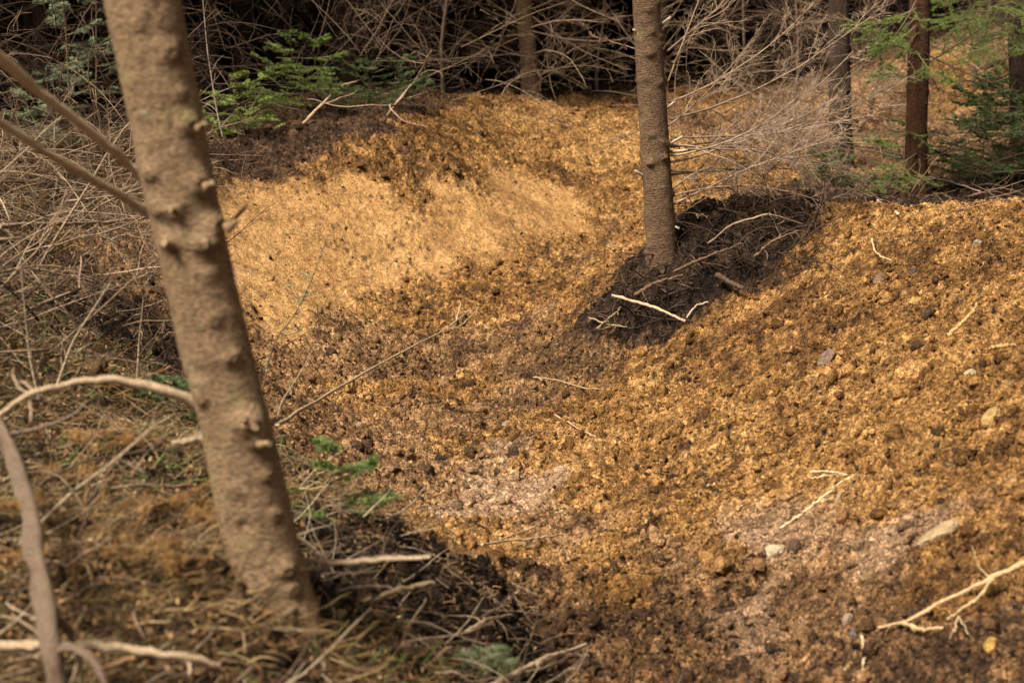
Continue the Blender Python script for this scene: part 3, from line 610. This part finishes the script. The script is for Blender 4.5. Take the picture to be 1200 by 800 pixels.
# ------------------------------------------------------------------ dark stand behind the berm
def proto_branch(seed, L, cols, spec=SPc):
    r_ = np.random.default_rng(seed); P = walk(np.zeros((1, 3)), np.array([[1., 0, 0]]), np.array([L]), 10, r_, .07, .02); R = np.linspace(.008, .002, 10)[None]
    return branch_batch(P, R, r_, spec, cols, 4).mesh('branch')
SPd = [(10,.5,.75,.55,.08,.0),(6,.45,.75,.4,.1,.0)]
PB = [proto_branch(300+i, 1.5, [PINKT, TAN, GREYT, PINKT, DARKT, GREYT][i % 6], SPd) for i in range(8)]
PB_SHADE = [proto_branch(320+i, 1.5, ((.07,.045,.03),(.035,.024,.016)), SPd) for i in range(8)]  # darker copies for the back rows, forest shade put into their colour
for m in PB+PB_SHADE: m.materials.append(M_TWIG)
def shade_crown_mesh(seed, h=6.5, rad=1.5, n=9000):
    r_ = np.random.default_rng(seed); nb = 130; t = r_.random(nb); z = t*h; L = rad*(1-t*.85)*r_.uniform(.7, 1.15, nb); an = r_.random(nb)*6.28
    s = np.stack([0*z, 0*z, z], -1); e = np.stack([np.cos(an)*L, np.sin(an)*L, z-.25*L+.1], -1)
    k = r_.integers(0, nb, n); u = r_.random((n, 1))**.7; p = s[k]+(e[k]-s[k])*u+r_.standard_normal((n, 3))*np.array([.11, .11, .05])
    d = unit(r_.standard_normal((n, 3))*np.array([1, 1, .4])); wv = unit(np.cross(d, r_.standard_normal((n, 3)))); l = r_.uniform(.08, .2, (n, 1)); q = .03
    V = np.stack([p-wv*q, p+wv*q, p+d*l+wv*q*.3, p+d*l-wv*q*.3], 1).reshape(-1, 3); c = np.array([.03,.06,.022])*r_.uniform(.6, 1.5, (n, 1))
    return mk_mesh('shade_crown', V, np.arange(n*4).reshape(-1, 4), np.repeat(c, 4, 0), False)
CR = [shade_crown_mesh(i) for i in (1, 2, 3)]
for m in CR: m.materials.append(M_NEEDLE)
def far_trunk(seed):
    t = empty('tmp', (0, 0, 0), 'x', 'x'); r_ = np.random.default_rng(seed)
    o, _, _ = trunk('trunk', [(0,0,-.2),(0,0,.3),(r_.normal()*.05,r_.normal()*.05,3),(0,0,8.5)], [.095,.075,.06,.015], M_BARK4, None, [], 14, 60, .04, seed, .1)
    me = o.data; bpy.data.objects.remove(o); bpy.data.objects.remove(t); return me
TM = [far_trunk(i) for i in (1, 2, 3)]
rb = np.random.default_rng(77); spots = []
for yy in np.arange(14.6, 26, 1.15):
    for xx in np.arange(-8.5, 9.5, 1.25):
        x = xx+rb.uniform(-.4, .4); y = yy+rb.uniform(-.4, .4)
        if x > .8 and y < (15.7 if x < 2.3 else 16.6) and x < 4.6: continue
        if abs(x) > y*.36+.8: continue
        if abs(x-.13) < .5 and y < 15: continue
        spots.append((x, y))
spots += [(-3.6, 13.2), (-2.2, 14.0), (-4.4, 12.2), (-1.2, 14.3), (-4.9, 10.6)]
for (x, y) in spots:
    z = float(H0(np.array([x]), np.array([y]))[0])
    t = empty('forest_spruce', (x, y, z), 'thin dark spruce with dead lower twigs in the black stand behind the berm', 'tree', 'spruces in the dark stand behind the berm')
    o = link('trunk', TM[rb.integers(3)], None, t); o.scale = (1, 1, 1); o.rotation_euler.z = rb.random()*6
    c = link('shade_crown', CR[rb.integers(3)], None, t, (0, 0, rb.uniform(1.35, 1.8))); c.rotation_euler.z = rb.random()*6  # crowns sit above the view, added to shade the stand
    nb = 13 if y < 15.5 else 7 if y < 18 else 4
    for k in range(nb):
        o = link('branch', (PB if y < 15.8 else PB_SHADE)[rb.integers(8)], None, t, (0, 0, rb.uniform(.05, 1.7))); o.rotation_euler = (rb.random()*6.28, rb.uniform(-.5, .35), rb.random()*6.28); s = rb.uniform(.6, 1.1); o.scale = (s, s, s)

for (px, py, n, hh, lab) in [(925,185,46,1.5,'dense dead grey spruce sapling in the fan of twigs right of the middle trunk'),(1020,150,40,1.5,'dead twiggy sapling between the two dark trunks'),
   (865,120,36,1.6,'dead twiggy sapling close behind the middle trunk'),(1140,110,30,1.2,'dead twiggy sapling on the bank between reddish trunk and right edge'),(1190,150,26,1.0,'dead bush under the green boughs at the right edge'),(520,112,12,1.4,'dead twiggy sapling left of the slim trunk on the crest'),(700,112,12,1.4,'dead twiggy sapling right of the slim trunk on the crest')]:
    g = g1(px, py); t = empty('dead_sapling', tuple(g), lab, 'sapling'); B = Batch(); B.add(*btubes(lerp_path((0,0,-.05),(.05,0,hh),8,0,rb,.1)[None], np.linspace(.016,.005,8)[None], 6, np.array([[.14,.095,.065]]), False)); link('stem', B.mesh('stem'), M_TWIG, t)
    for k in range(n):
        o = link('branch', PB[rb.integers(8)], None, t, (0, 0, rb.uniform(.03, hh))); o.rotation_euler = (rb.random()*6.28, rb.uniform(-.75, .2), rb.random()*6.28); q = rb.uniform(.35, .75); o.scale = (q, q, q)

# ------------------------------------------------------------------ litter, grass, twigs (uncountable)
def blades(name, n, sel, lmin, lmax, wd, cols, label, cat, seed, rise=.35, mat=None, amax=.36, r0=3.2, r1=12, lift=.0, clump=0, pw=1.2):
    r_ = np.random.default_rng(seed); x, y, r = near_pts(n, amax, r0, r1, pw); W = soilw(x, y)
    pr = sum(W[:, KIND.index(k)]*v for k, v in sel.items())
    if clump: pr = pr*np.clip(.45+clump*fbm(x*2.6, y*2.6, seed+5, 3), .03, 1)
    ok = r_.random(n) < pr; x, y = x[ok], y[ok]; m = len(x); z = H0(x, y)+.01+lift*r_.random(m)
    an = fbm(x*1.3, y*1.3, seed, 2)*5+r_.normal(0, .9, m); el = np.abs(r_.normal(0, rise, m)); d = np.stack([np.cos(an)*np.cos(el), np.sin(an)*np.cos(el), np.sin(el)], -1)
    L = r_.uniform(lmin, lmax, m); P = walk(np.stack([x, y, z], -1), d, L, 5, r_, .16, .05)
    zz = H0(P[:, :, 0], P[:, :, 1])+.006; P[:, :, 2] = np.maximum(P[:, :, 2], zz)
    c = np.array(cols)[r_.integers(0, len(cols), m)]*r_.uniform(.6, 1.3, (m, 1)); R = wd*r_.uniform(.6, 1.3, (m, 1))*np.array([[1, 1, .9, .7, .3]])
    V, Fs, C = btubes(P, R, 3, c, False); B = Batch(); B.add(V, Fs, C); print(name, m)
    return tag(link(name, B.mesh(name), mat or M_BLADE), label, cat, kind='stuff')
STRAW = [(.26,.16,.07),(.20,.115,.05),(.13,.075,.034),(.44,.31,.16),(.09,.052,.026),(.20,.10,.038),(.06,.038,.02),(.15,.12,.045)]
blades('dry_grass', 85000, dict(litter=1, humus=.02), .03, .13, .0013, STRAW, 'tangled dry brown grass and needles over the left bank', 'grass', 81, .35, lift=.028, clump=1.6)
blades('green_grass', 9000, dict(litter=.8), .03, .09, .0013, [(.10,.16,.04),(.16,.20,.06),(.07,.11,.03)], 'sparse green grass blades among the dry litter', 'grass', 82, .5, lift=.03, clump=2.6)
blades('needle_litter', 70000, dict(litter=1, humus=.5, topsoil=.15, forest=.5, damp=.02), .015, .05, .0016, [(.15,.09,.05),(.08,.05,.03),(.30,.18,.09),(.20,.11,.05),(.05,.035,.02)], 'fine dead needles and chips on the soil', 'litter', 83, .2, lift=.012)
blades('twig_litter', 7000, dict(litter=.5, humus=.4, topsoil=.05, forest=.9, damp=.012, orange=.004), .06, .26, .0017, [(.26,.18,.12),(.36,.27,.18),(.13,.09,.06),(.18,.12,.08)], 'small dead twigs and root fibres scattered over humus and litter', 'twigs', 84, .3, M_TWIG, lift=.05, r1=15, pw=.4)
def flakes(name, n, sel, smin, smax, cols, label, cat, seed):
    r_ = np.random.default_rng(seed); x, y, r = near_pts(n, .36, 3.2, 12, 1.2); W = soilw(x, y); ok = r_.random(n) < sum(W[:, KIND.index(k)]*v for k, v in sel.items())
    x, y = x[ok], y[ok]; m = len(x); z = H0(x, y)+.012+.05*r_.random(m)**1.5; a = unit(r_.standard_normal((m, 3))); b = unit(np.cross(a, r_.standard_normal((m, 3)))); n3 = np.cross(a, b)
    L = r_.uniform(smin, smax, (m, 1)); w_ = L*r_.uniform(.2, .5, (m, 1)); c0 = np.stack([x, y, z], -1); cu = n3*L*r_.uniform(-.4, .4, (m, 1))
    V = np.stack([c0-a*L, c0-a*L*.3+b*w_+cu, c0+a*L*.4+b*w_*.8+cu, c0+a*L, c0+a*L*.4-b*w_*.8+cu*.6, c0-a*L*.3-b*w_+cu*.6], 1).reshape(-1, 3); k = np.arange(m)[:, None]*6
    Q = np.concatenate([k+np.array([[0, 1, 2, 5]])*1, k+np.array([[5, 2, 3, 4]])]); C = np.array(cols)[r_.integers(0, len(cols), m)]*r_.uniform(.6, 1.3, (m, 1))
    return tag(link(name, mk_mesh(name, V, Q, np.repeat(C, 6, 0), False), M_BLADE), label, cat, kind='stuff')
flakes('leaf_litter', 60000, dict(litter=1, humus=.25, topsoil=.05), .003, .010, [(.22,.13,.06),(.18,.095,.04),(.12,.07,.035),(.30,.21,.11),(.07,.045,.025),(.14,.115,.05),(.24,.13,.05),(.10,.06,.03)], 'curled brown leaf and bark flakes over the left bank', 'litter', 85)
# heap of dead brown spruce boughs
rh = np.random.default_rng(88); hb = g1(165, 640); heap = empty('brush_heap', tuple(hb), 'heap of brown dead spruce boughs left of the leaning trunk', 'brush heap')
for k in range(16):
    px, py = rh.uniform(70, 235), rh.uniform(530, 690); g = g1(px, py); an = rh.uniform(-.6, 3.7); L = rh.uniform(.14, .30); e = g+np.array([math.cos(an)*L, math.sin(an)*L*.6, .03])
    e[2] = max(e[2], float(H0(np.array([e[0]]), np.array([e[1]]))[0])+.015); P = lerp_path(g+np.array([0, 0, .03]), e, 8, .02, rh, .04)[None]
    local(bough(P, np.linspace(.004, .0015, 8)[None], rh, ((.26,.14,.05), (.12,.065,.028)), 9, 3, 60, .016, .0016, .5), 'bough', M_BLADE, heap)
# dead brush over the left bank
def brush(name, spec_, label, seed, cols, SP):
    r_ = np.random.default_rng(seed); B = Batch()
    for (px0, px1, py0, py1, n, hmax, L0, L1) in spec_:
        g_ = gpt(r_.uniform(px0, px1, n), r_.uniform(py0, py1, n)); an = r_.random(n)*6.28; el = r_.uniform(-.15, 1.0, n)
        s = g_+np.array([0, 0, 1])*(r_.random((n, 1))*hmax); d = np.stack([np.cos(an)*np.cos(el), np.sin(an)*np.cos(el), np.sin(el)], -1)
        P = walk(s, d, r_.uniform(L0, L1, n), 8, r_, .09, .06); P[:, :, 2] = np.maximum(P[:, :, 2], H0(P[:, :, 0], P[:, :, 1])+.01)
        R = np.linspace(1, .35, 8)[None]*r_.uniform(.0025, .0055, (n, 1)); b = branch_batch(P, R, r_, SP, cols[r_.integers(len(cols))], 4)
        off = B.n
        for f_ in b.F.values():
            for q in f_: B.F.setdefault(q.shape[1], []).append(q+off)
        B.V += b.V; B.C += b.C; B.n += b.n
    return tag(link(name, B.mesh(name), M_TWIG), label, 'brush', kind='stuff')
SPe = [(5,.5,.7,.3,.1,.03),(4,.45,.7,.2,.1,.02)]
brush('dead_brush', [(-80,185,200,300,40,.6,.4,1.1),(-80,170,300,440,40,.45,.35,.9),(-80,120,430,600,26,.3,.25,.6),(150,260,330,450,16,.2,.2,.5),(-60,190,230,330,46,.35,.4,1.0),(-60,170,300,420,34,.25,.3,.8),(-60,100,380,470,22,.25,.3,.7)], 'tangle of thin dead brown brush along the left bank', 91, [PINKT, TAN, GREYT, DARKT], SPe)
brush('dead_thicket', [(-60,240,150,220,60,.8,.5,1.3),(240,470,130,140,30,.5,.6,1.4)], 'dense dark thicket of dead branches at the upper left', 92, [GREYT, PINKT, DARKT], SPe)
brush('forest_twigs', [(440,760,112,124,34,.4,.5,1.2),(900,1190,190,228,26,.25,.3,.8),(800,1000,120,215,22,.3,.4,.8),(860,1060,20,130,40,.7,.5,1.1),(1080,1230,40,160,24,.5,.4,1.0),(1020,1080,60,200,10,.4,.3,.8)], 'crossed dead twigs lying along the edge of the dark stand', 93, [GREYT, TAN, PINKT], SPe)
brush('root_mat', [(700,800,330,390,60,.05,.08,.28),(780,960,240,330,130,.07,.1,.35),(940,1180,225,245,50,.06,.1,.35),(380,620,620,790,26,.03,.05,.16)], 'mat of dark and tan root fibres over the black humus mounds', 94, [DARKT, GREYT, DARKT, PINKT], [(4,.5,.7,.3,.15,.02)])

# ------------------------------------------------------------------ single sticks and roots
def stick(name, label, cat, arms, r0, r1, colr, seed, lift=.012, twigs=0, wob=.0016):
    """arms: lists of (px, py[, lift]) on the ground"""
    r_ = np.random.default_rng(seed); B = Batch(); org = None
    for ai, arm in enumerate(arms):
        G = gpt([a[0] for a in arm], [a[1] for a in arm]); 
        for i, a in enumerate(arm):
            l = (a[2] if len(a) > 2 else lift)+.014; a0, b0 = ray(a[0], a[1]); y = G[i, 1]; zt = G[i, 2]+l; yy = (zt-CZ)/b0; G[i] = [a0*yy, yy, zt]
        if org is None: org = G[0].copy()
        m = 22; t = np.linspace(0, 1, m); P = np.stack([np.interp(t, np.linspace(0, 1, len(G)), G[:, k]) for k in range(3)], -1)
        for _ in range(2): P[1:-1] = (P[:-2]+2*P[1:-1]+P[2:])/4
        P[1:-1] += r_.standard_normal((m-2, 3))*wob; k = 1 if ai == 0 else .75
        R = np.linspace(r0, r1, m)*k*(1+.14*r_.standard_normal(m)); c = np.array([colr])*r_.uniform(.9, 1.1)
        B.add(*btubes(P[None], R[None], 8 if r0 > .006 else 5, c, False))
        e = B.V[-1]; ns = 8 if r0 > .006 else 5
        B.add(e[:ns], np.arange(ns)[None, ::-1], c*1.2); B.add(e[-ns:], np.arange(ns)[None], c*1.2)
        if twigs: Q, RQ = side(P[None], R[None], twigs, .3, .9, .6, r_, .1, .03); B.add(*btubes(Q, np.maximum(RQ, .001), 3, np.repeat(c, len(Q), 0)))
    B.V = [v-org for v in B.V]; o = link(name, B.mesh(name), M_PALELIMB if seed in (2, 4) else M_LIMB if r0 > .014 else M_TWIG, None, tuple(org)); return tag(o, label, cat)
PALE = (.38,.26,.15); MIDW = (.28,.19,.11); DKW = (.13,.085,.05)
stick('fallen_branch', 'thick grey brown dead limb standing steeply at the lower left edge', 'branch', [[(75,830,.05),(60,760,.12),(45,660,.16),(30,580,.2),(10,520,.22),(-25,455,.25)]], .022, .015, (.30,.21,.15), 1, twigs=4)
stick('fallen_branch', 'pale branch lying level across the bottom left corner', 'branch', [[(-40,760,.06),(60,755,.06),(130,757,.05),(200,768,.04),(255,780,.02)]], .0105, .008, (.34,.22,.12), 2, twigs=4)
stick('fallen_branch', 'short reddish branch on the litter below the pale branch', 'branch', [[(110,785,.03),(150,772,.04),(200,768,.03)]], .006, .004, (.33,.19,.10), 3)
stick('fallen_branch', 'pale split branch end poking in at the bottom middle', 'branch', [[(560,812,.03),(610,785,.05),(640,770,.05),(686,755,.05)],[(628,778,.05),(655,768,.045),(688,768,.03)]], .0095, .006, (.48,.33,.18), 4)
stick('fallen_branch', 'branch with a freshly cut yellow end on the dark bank', 'branch', [[(395,720,.02),(430,705,.04),(470,690,.05),(508,683,.06)]], .010, .008, (.30,.21,.12), 5)
stick('fallen_branch', 'long thin forked twig lying across the trail beside the smooth berm', 'branch', [[(325,497,.05),(370,470,.04),(430,435,.03),(480,408,.03),(520,388,.03),(548,365,.03)],[(520,388,.03),(540,382,.02),(562,360,.02)],[(535,375,.03),(540,355,.06)]], .007, .004, (.34,.25,.16), 6, twigs=3)
stick('stick', 'short pale stick pointing up from the dark bank at the bottom', 'stick', [[(493,785,.03),(510,772,.04),(528,758,.05)]], .006, .005, PALE, 7)
stick('stick', 'dark stick leaning on the base of the leaning trunk', 'stick', [[(328,725,.02),(345,712,.04),(364,695,.06)]], .006, .005, (.2,.14,.1), 8)
stick('stick', 'dry forked stick at the edge of the dark bank', 'stick', [[(565,637,.02),(600,633,.03),(630,630,.03),(662,625,.02)],[(585,633,.02),(615,622,.03),(640,608,.03)]], .005, .003, (.36,.25,.15), 9)
stick('stick', 'pale stick across the dark mound below the middle spruce', 'stick', [[(718,346,.03),(745,353,.05),(775,363,.05),(803,376,.03)]], .0075, .006, (.46,.33,.21), 10)
stick('stick', 'small pale root lying in the centre of the trail', 'root', [[(625,442,.01),(655,445,.02),(685,455,.02),(708,456,.01)]], .004, .002, (.40,.27,.15), 11)
stick('stick', 'curved pale twig in the trail below the small root', 'twig', [[(650,486,.01),(668,496,.02),(690,508,.02),(698,512,.01)]], .004, .003, (.44,.30,.18), 12)
stick('stick', 'straight tan stick stuck in the right hand slope', 'stick', [[(915,618,.00),(940,602,.03),(960,585,.05),(975,574,.05)]], .0055, .004, (.55,.40,.22), 13)
stick('stick', 'broken straw coloured stems lying on the middle of the right hand slope', 'stick', [[(950,553,.02),(972,552,.03),(992,556,.02)],[(952,560,.01),(975,556,.02),(992,556,.02)],[(975,572,.02),(990,562,.02),(1000,558,.02)]], .004, .003, (.58,.44,.25), 14)
stick('root', 'long pale forked root in the lower right corner of the slope', 'root', [[(1215,655,.03),(1180,668,.03),(1140,688,.03),(1100,705,.03),(1065,728,.02),(1030,735,.01)],[(1165,675,.03),(1148,700,.02),(1125,715,.01),(1110,725,0)],[(1060,730,.02),(1080,738,.02),(1105,735,.01)]], .0075, .004, (.46,.31,.16), 15, twigs=3)
stick('root', 'thin upright pale root at the bottom right of the trail', 'root', [[(1010,745,.01),(1013,765,.01),(1008,800,.01)],[(1000,775,.01),(985,788,.01),(975,810,.01)]], .004, .003, (.48,.35,.2), 16)
stick('root', 'fine hanging root strands below the long forked root', 'root', [[(1123,722,.02),(1118,738,.02),(1112,750,.0)],[(1123,722,.02),(1133,740,.02),(1140,750,0)]], .003, .002, (.40,.28,.16), 17)
stick('stick', 'tan wooden splinter near the top of the right hand slope', 'stick', [[(1112,393,.005),(1125,380,.02),(1138,368,.02),(1145,355,.02)]], .009, .005, (.46,.29,.12), 18)
stick('root', 'little white root curl near the crest of the right hand slope', 'root', [[(1022,280,.02),(1024,293,.02),(1035,302,.02),(1045,305,.01)]], .0045, .003, (.50,.35,.19), 19)
stick('stick', 'pale stub of twig poking over the crest of the right hand slope', 'stick', [[(1022,230,.02),(1035,240,.03),(1052,250,.02)]], .008, .006, (.5,.38,.27), 20)
stick('fallen_branch', 'curved dead branch arching over the dark soil behind the slope', 'branch', [[(830,285,.02),(860,262,.08),(900,250,.10),(940,262,.05)]], .006, .003, (.34,.24,.16), 21, twigs=4)
stick('fallen_branch', 'pale dead branch lying under the green boughs right of the reddish trunk', 'branch', [[(1080,205,.03),(1110,212,.05),(1150,225,.03)]], .006, .004, (.38,.28,.2), 22, twigs=3)
stick('fallen_branch', 'thin branch reaching out of the soil above the far berm', 'branch', [[(455,135,.03),(470,115,.15),(490,90,.3),(505,60,.5)]], .012, .005, (.36,.25,.17), 23, twigs=4)
stick('fallen_branch', 'brown dead branch leaning over the soil beside the green saplings', 'branch', [[(355,145,.02),(380,120,.10),(400,100,.22),(430,92,.3)]], .012, .006, (.36,.24,.15), 24, twigs=3)
stick('fallen_branch', 'long bare branch lying flat behind the leaning trunk at the left', 'branch', [[(0,265,.15),(60,262,.2),(120,262,.2),(175,255,.2)]], .010, .006, (.27,.19,.13), 25)
stick('fallen_branch', 'dark level branch crossing the pale bluish sapling', 'branch', [[(5,75,.3),(60,52,.4),(130,48,.4)]], .012, .009, (.14,.09,.065), 26)
stick('stick', 'dark twig standing upright in the trough of the trail', 'twig', [[(598,442,.0),(592,430,.04),(588,420,.06)]], .006, .004, DKW, 27)
stick('stick', 'dark broken wood piece at the lower edge of the humus behind the slope', 'stick', [[(840,322,.02),(858,332,.02),(872,338,.02)]], .013, .008, (.10,.065,.045), 28)
stick('root', 'pale looping root at the edge of the humus mound', 'root', [[(805,372,.02),(815,358,.02),(830,354,.02)]], .005, .003, (.5,.38,.27), 29)
stick('stick', 'short tan chip of wood on the slope at the right edge', 'stick', [[(1160,408,.01),(1175,405,.02),(1190,404,.01)]], .008, .005, (.38,.23,.10), 30)
for i, (pl, r0, r1, c, lab) in enumerate([
  ([(745,345,.03),(770,330,.06),(800,322,.05)], .009, .004, (.16,.10,.06), 'brown torn root curving over the front of the dark mound'),
  ([(700,385,.01),(715,372,.03),(728,360,.03)], .006, .003, (.33,.23,.14), 'short tan root at the lower tip of the dark mound'),
  ([(690,372,.02),(712,380,.02),(735,383,.01)], .005, .003, (.38,.27,.17), 'thin pale root fringe under the tip of the dark mound'),
  ([(790,318,.02),(830,300,.06),(870,285,.04)], .008, .003, (.14,.09,.055), 'dark brown root running right from the middle spruce'),
  ([(885,300,.02),(905,282,.05),(935,270,.03)], .007, .003, (.20,.13,.08), 'bent brown root on the dark soil behind the slope'),
  ([(430,655,.02),(470,648,.05),(520,655,.03)], .007, .003, (.12,.08,.05), 'dark root along the top of the black bank right of the leaning trunk'),
  ([(540,745,.02),(570,725,.04),(600,720,.03),(625,735,.01)], .006, .003, (.36,.25,.15), 'curved tan root at the outer edge of the black bank')]):
    stick('root', lab, 'root', [pl], r0, r1, c, 600+i, twigs=6)
# bare seed stems rising at the left
for i, (bx, by, pts_, lab) in enumerate([
  (48,480,[(35,420),(28,350),(22,280)],'tall curved dry stem in front of the brown brush at the left'),
  (160,455,[(163,400),(168,350)],'straight dead stub stem left of the leaning trunk'),
  (60,470,[(85,400),(130,330)],'slanting dead stem among the brown brush'),
  (20,640,[(80,580),(140,535),(190,490)],'long thin dry stalk leaning across the grass at the left')]):
    g = g1(bx, by); shoot('dry_stem', [g]+[P3(x, y, g[1]-.05*j) for j, (x, y) in enumerate(pts_)], .0045, lab, 'stem', False, (None, None, (.38,.29,.19)), 400+i)

# ------------------------------------------------------------------ stones
def stone(px, py, sx, sy, sz, rot, colr, label, seed):
    r_ = np.random.default_rng(seed); V = IV3.copy(); 
    for _ in range(9):
        d = unit(r_.standard_normal((1, 3)))[0]; h = r_.uniform(.6, .9); e = V@d; V -= np.maximum(e-h, 0)[:, None]*d*.92
    V *= (1+.16*fbm(V[:, 0]*3+9, V[:, 1]*3+V[:, 2]*2, seed, 3))[:, None]; V *= np.array([sx*.72, sy*.9, sz*1.25]); a = math.radians(rot); V = np.c_[V[:, 0]*math.cos(a)-V[:, 1]*math.sin(a), V[:, 0]*math.sin(a)+V[:, 1]*math.cos(a), V[:, 2]]
    g = g1(px, py); z = float(zs(g[0], g[1])[0]); e = .05; nx = (H0(np.array([g[0]+e]), np.array([g[1]]))-H0(np.array([g[0]-e]), np.array([g[1]])))[0]/(2*e); ny = (H0(np.array([g[0]]), np.array([g[1]+e]))-H0(np.array([g[0]]), np.array([g[1]-e])))[0]/(2*e)
    V[:, 2] += (V[:, 0]*nx+V[:, 1]*ny)*.8
    t = .5+.5*fbm(V[:, 0]*30, V[:, 1]*30+V[:, 2]*20, seed, 3); c = np.array([colr])*.72*(.5+1.0*t[:, None])
    tag(link('stone', mk_mesh('stone', V, IF3, c, False), M_STONE, None, (g[0], g[1], z+sz*.05)), label, 'stone')
for i, s in enumerate([
 (969,422,.052,.035,.032,20,(.30,.20,.14),'grey brown angular stone on the upper middle of the right hand slope'),
 (1073,353,.075,.035,.028,15,(.50,.31,.12),'long tan clod like stone high on the right hand slope'),
 (905,646,.055,.035,.022,10,(.58,.44,.28),'pale cream stone below the middle of the slope'),
 (1098,638,.085,.035,.026,12,(.46,.32,.18),'wide flat tan stone low on the right hand slope'),
 (986,585,.030,.040,.016,-20,(.46,.33,.21),'flat pinkish stone beside the straight tan stick'),
 (1160,490,.055,.035,.035,5,(.52,.33,.13),'rounded orange stone near the right edge'),
 (1069,324,.022,.018,.016,30,(.12,.10,.10),'small dark blue grey stone near the crest'),
 (1030,333,.035,.028,.025,30,(.30,.20,.14),'dull grey stone just below the crest of the slope'),
 (1136,438,.034,.02,.014,5,(.60,.46,.28),'small cream stone high on the slope at the right'),
 (1145,300,.03,.02,.016,5,(.50,.37,.24),'pale stone on the crest at the right'),
 (705,438,.018,.014,.016,5,(.06,.045,.04),'small black stone at the upper foot of the slope'),
 (930,640,.028,.024,.024,5,(.12,.075,.05),'dark brown clod beside the pale cream stone'),
 (992,735,.024,.02,.018,5,(.50,.36,.24),'small pale pebble above the upright root'),
 (1160,765,.024,.018,.026,5,(.55,.34,.10),'yellow pebble in the bottom right corner'),
 (595,492,.04,.02,.014,35,(.42,.29,.19),'flat pinkish stone in the bottom of the trail'),
 (665,552,.024,.018,.012,0,(.55,.38,.2),'small rounded tan pebble in the lower trail'),
 (423,503,.03,.02,.015,0,(.42,.30,.22),'pale flat stone at the left edge of the trail'),
 (395,492,.035,.022,.018,0,(.40,.29,.21),'grey pink stone near the long forked twig'),
 (1000,758,.022,.02,.018,0,(.16,.12,.11),'dark slate pebble near the bottom of the slope'),
 (940,728,.020,.016,.014,0,(.36,.26,.2),'dull pinkish pebble in the lower right of the trail'),
 (545,405,.028,.018,.02,0,(.10,.065,.045),'dark lump of peat beside the long forked twig'),
 (518,540,.045,.018,.016,10,(.05,.035,.03),'black sliver of charred wood like stone in the trail')]):
    stone(*s, seed=500+i)
print('objects', len(bpy.data.objects))
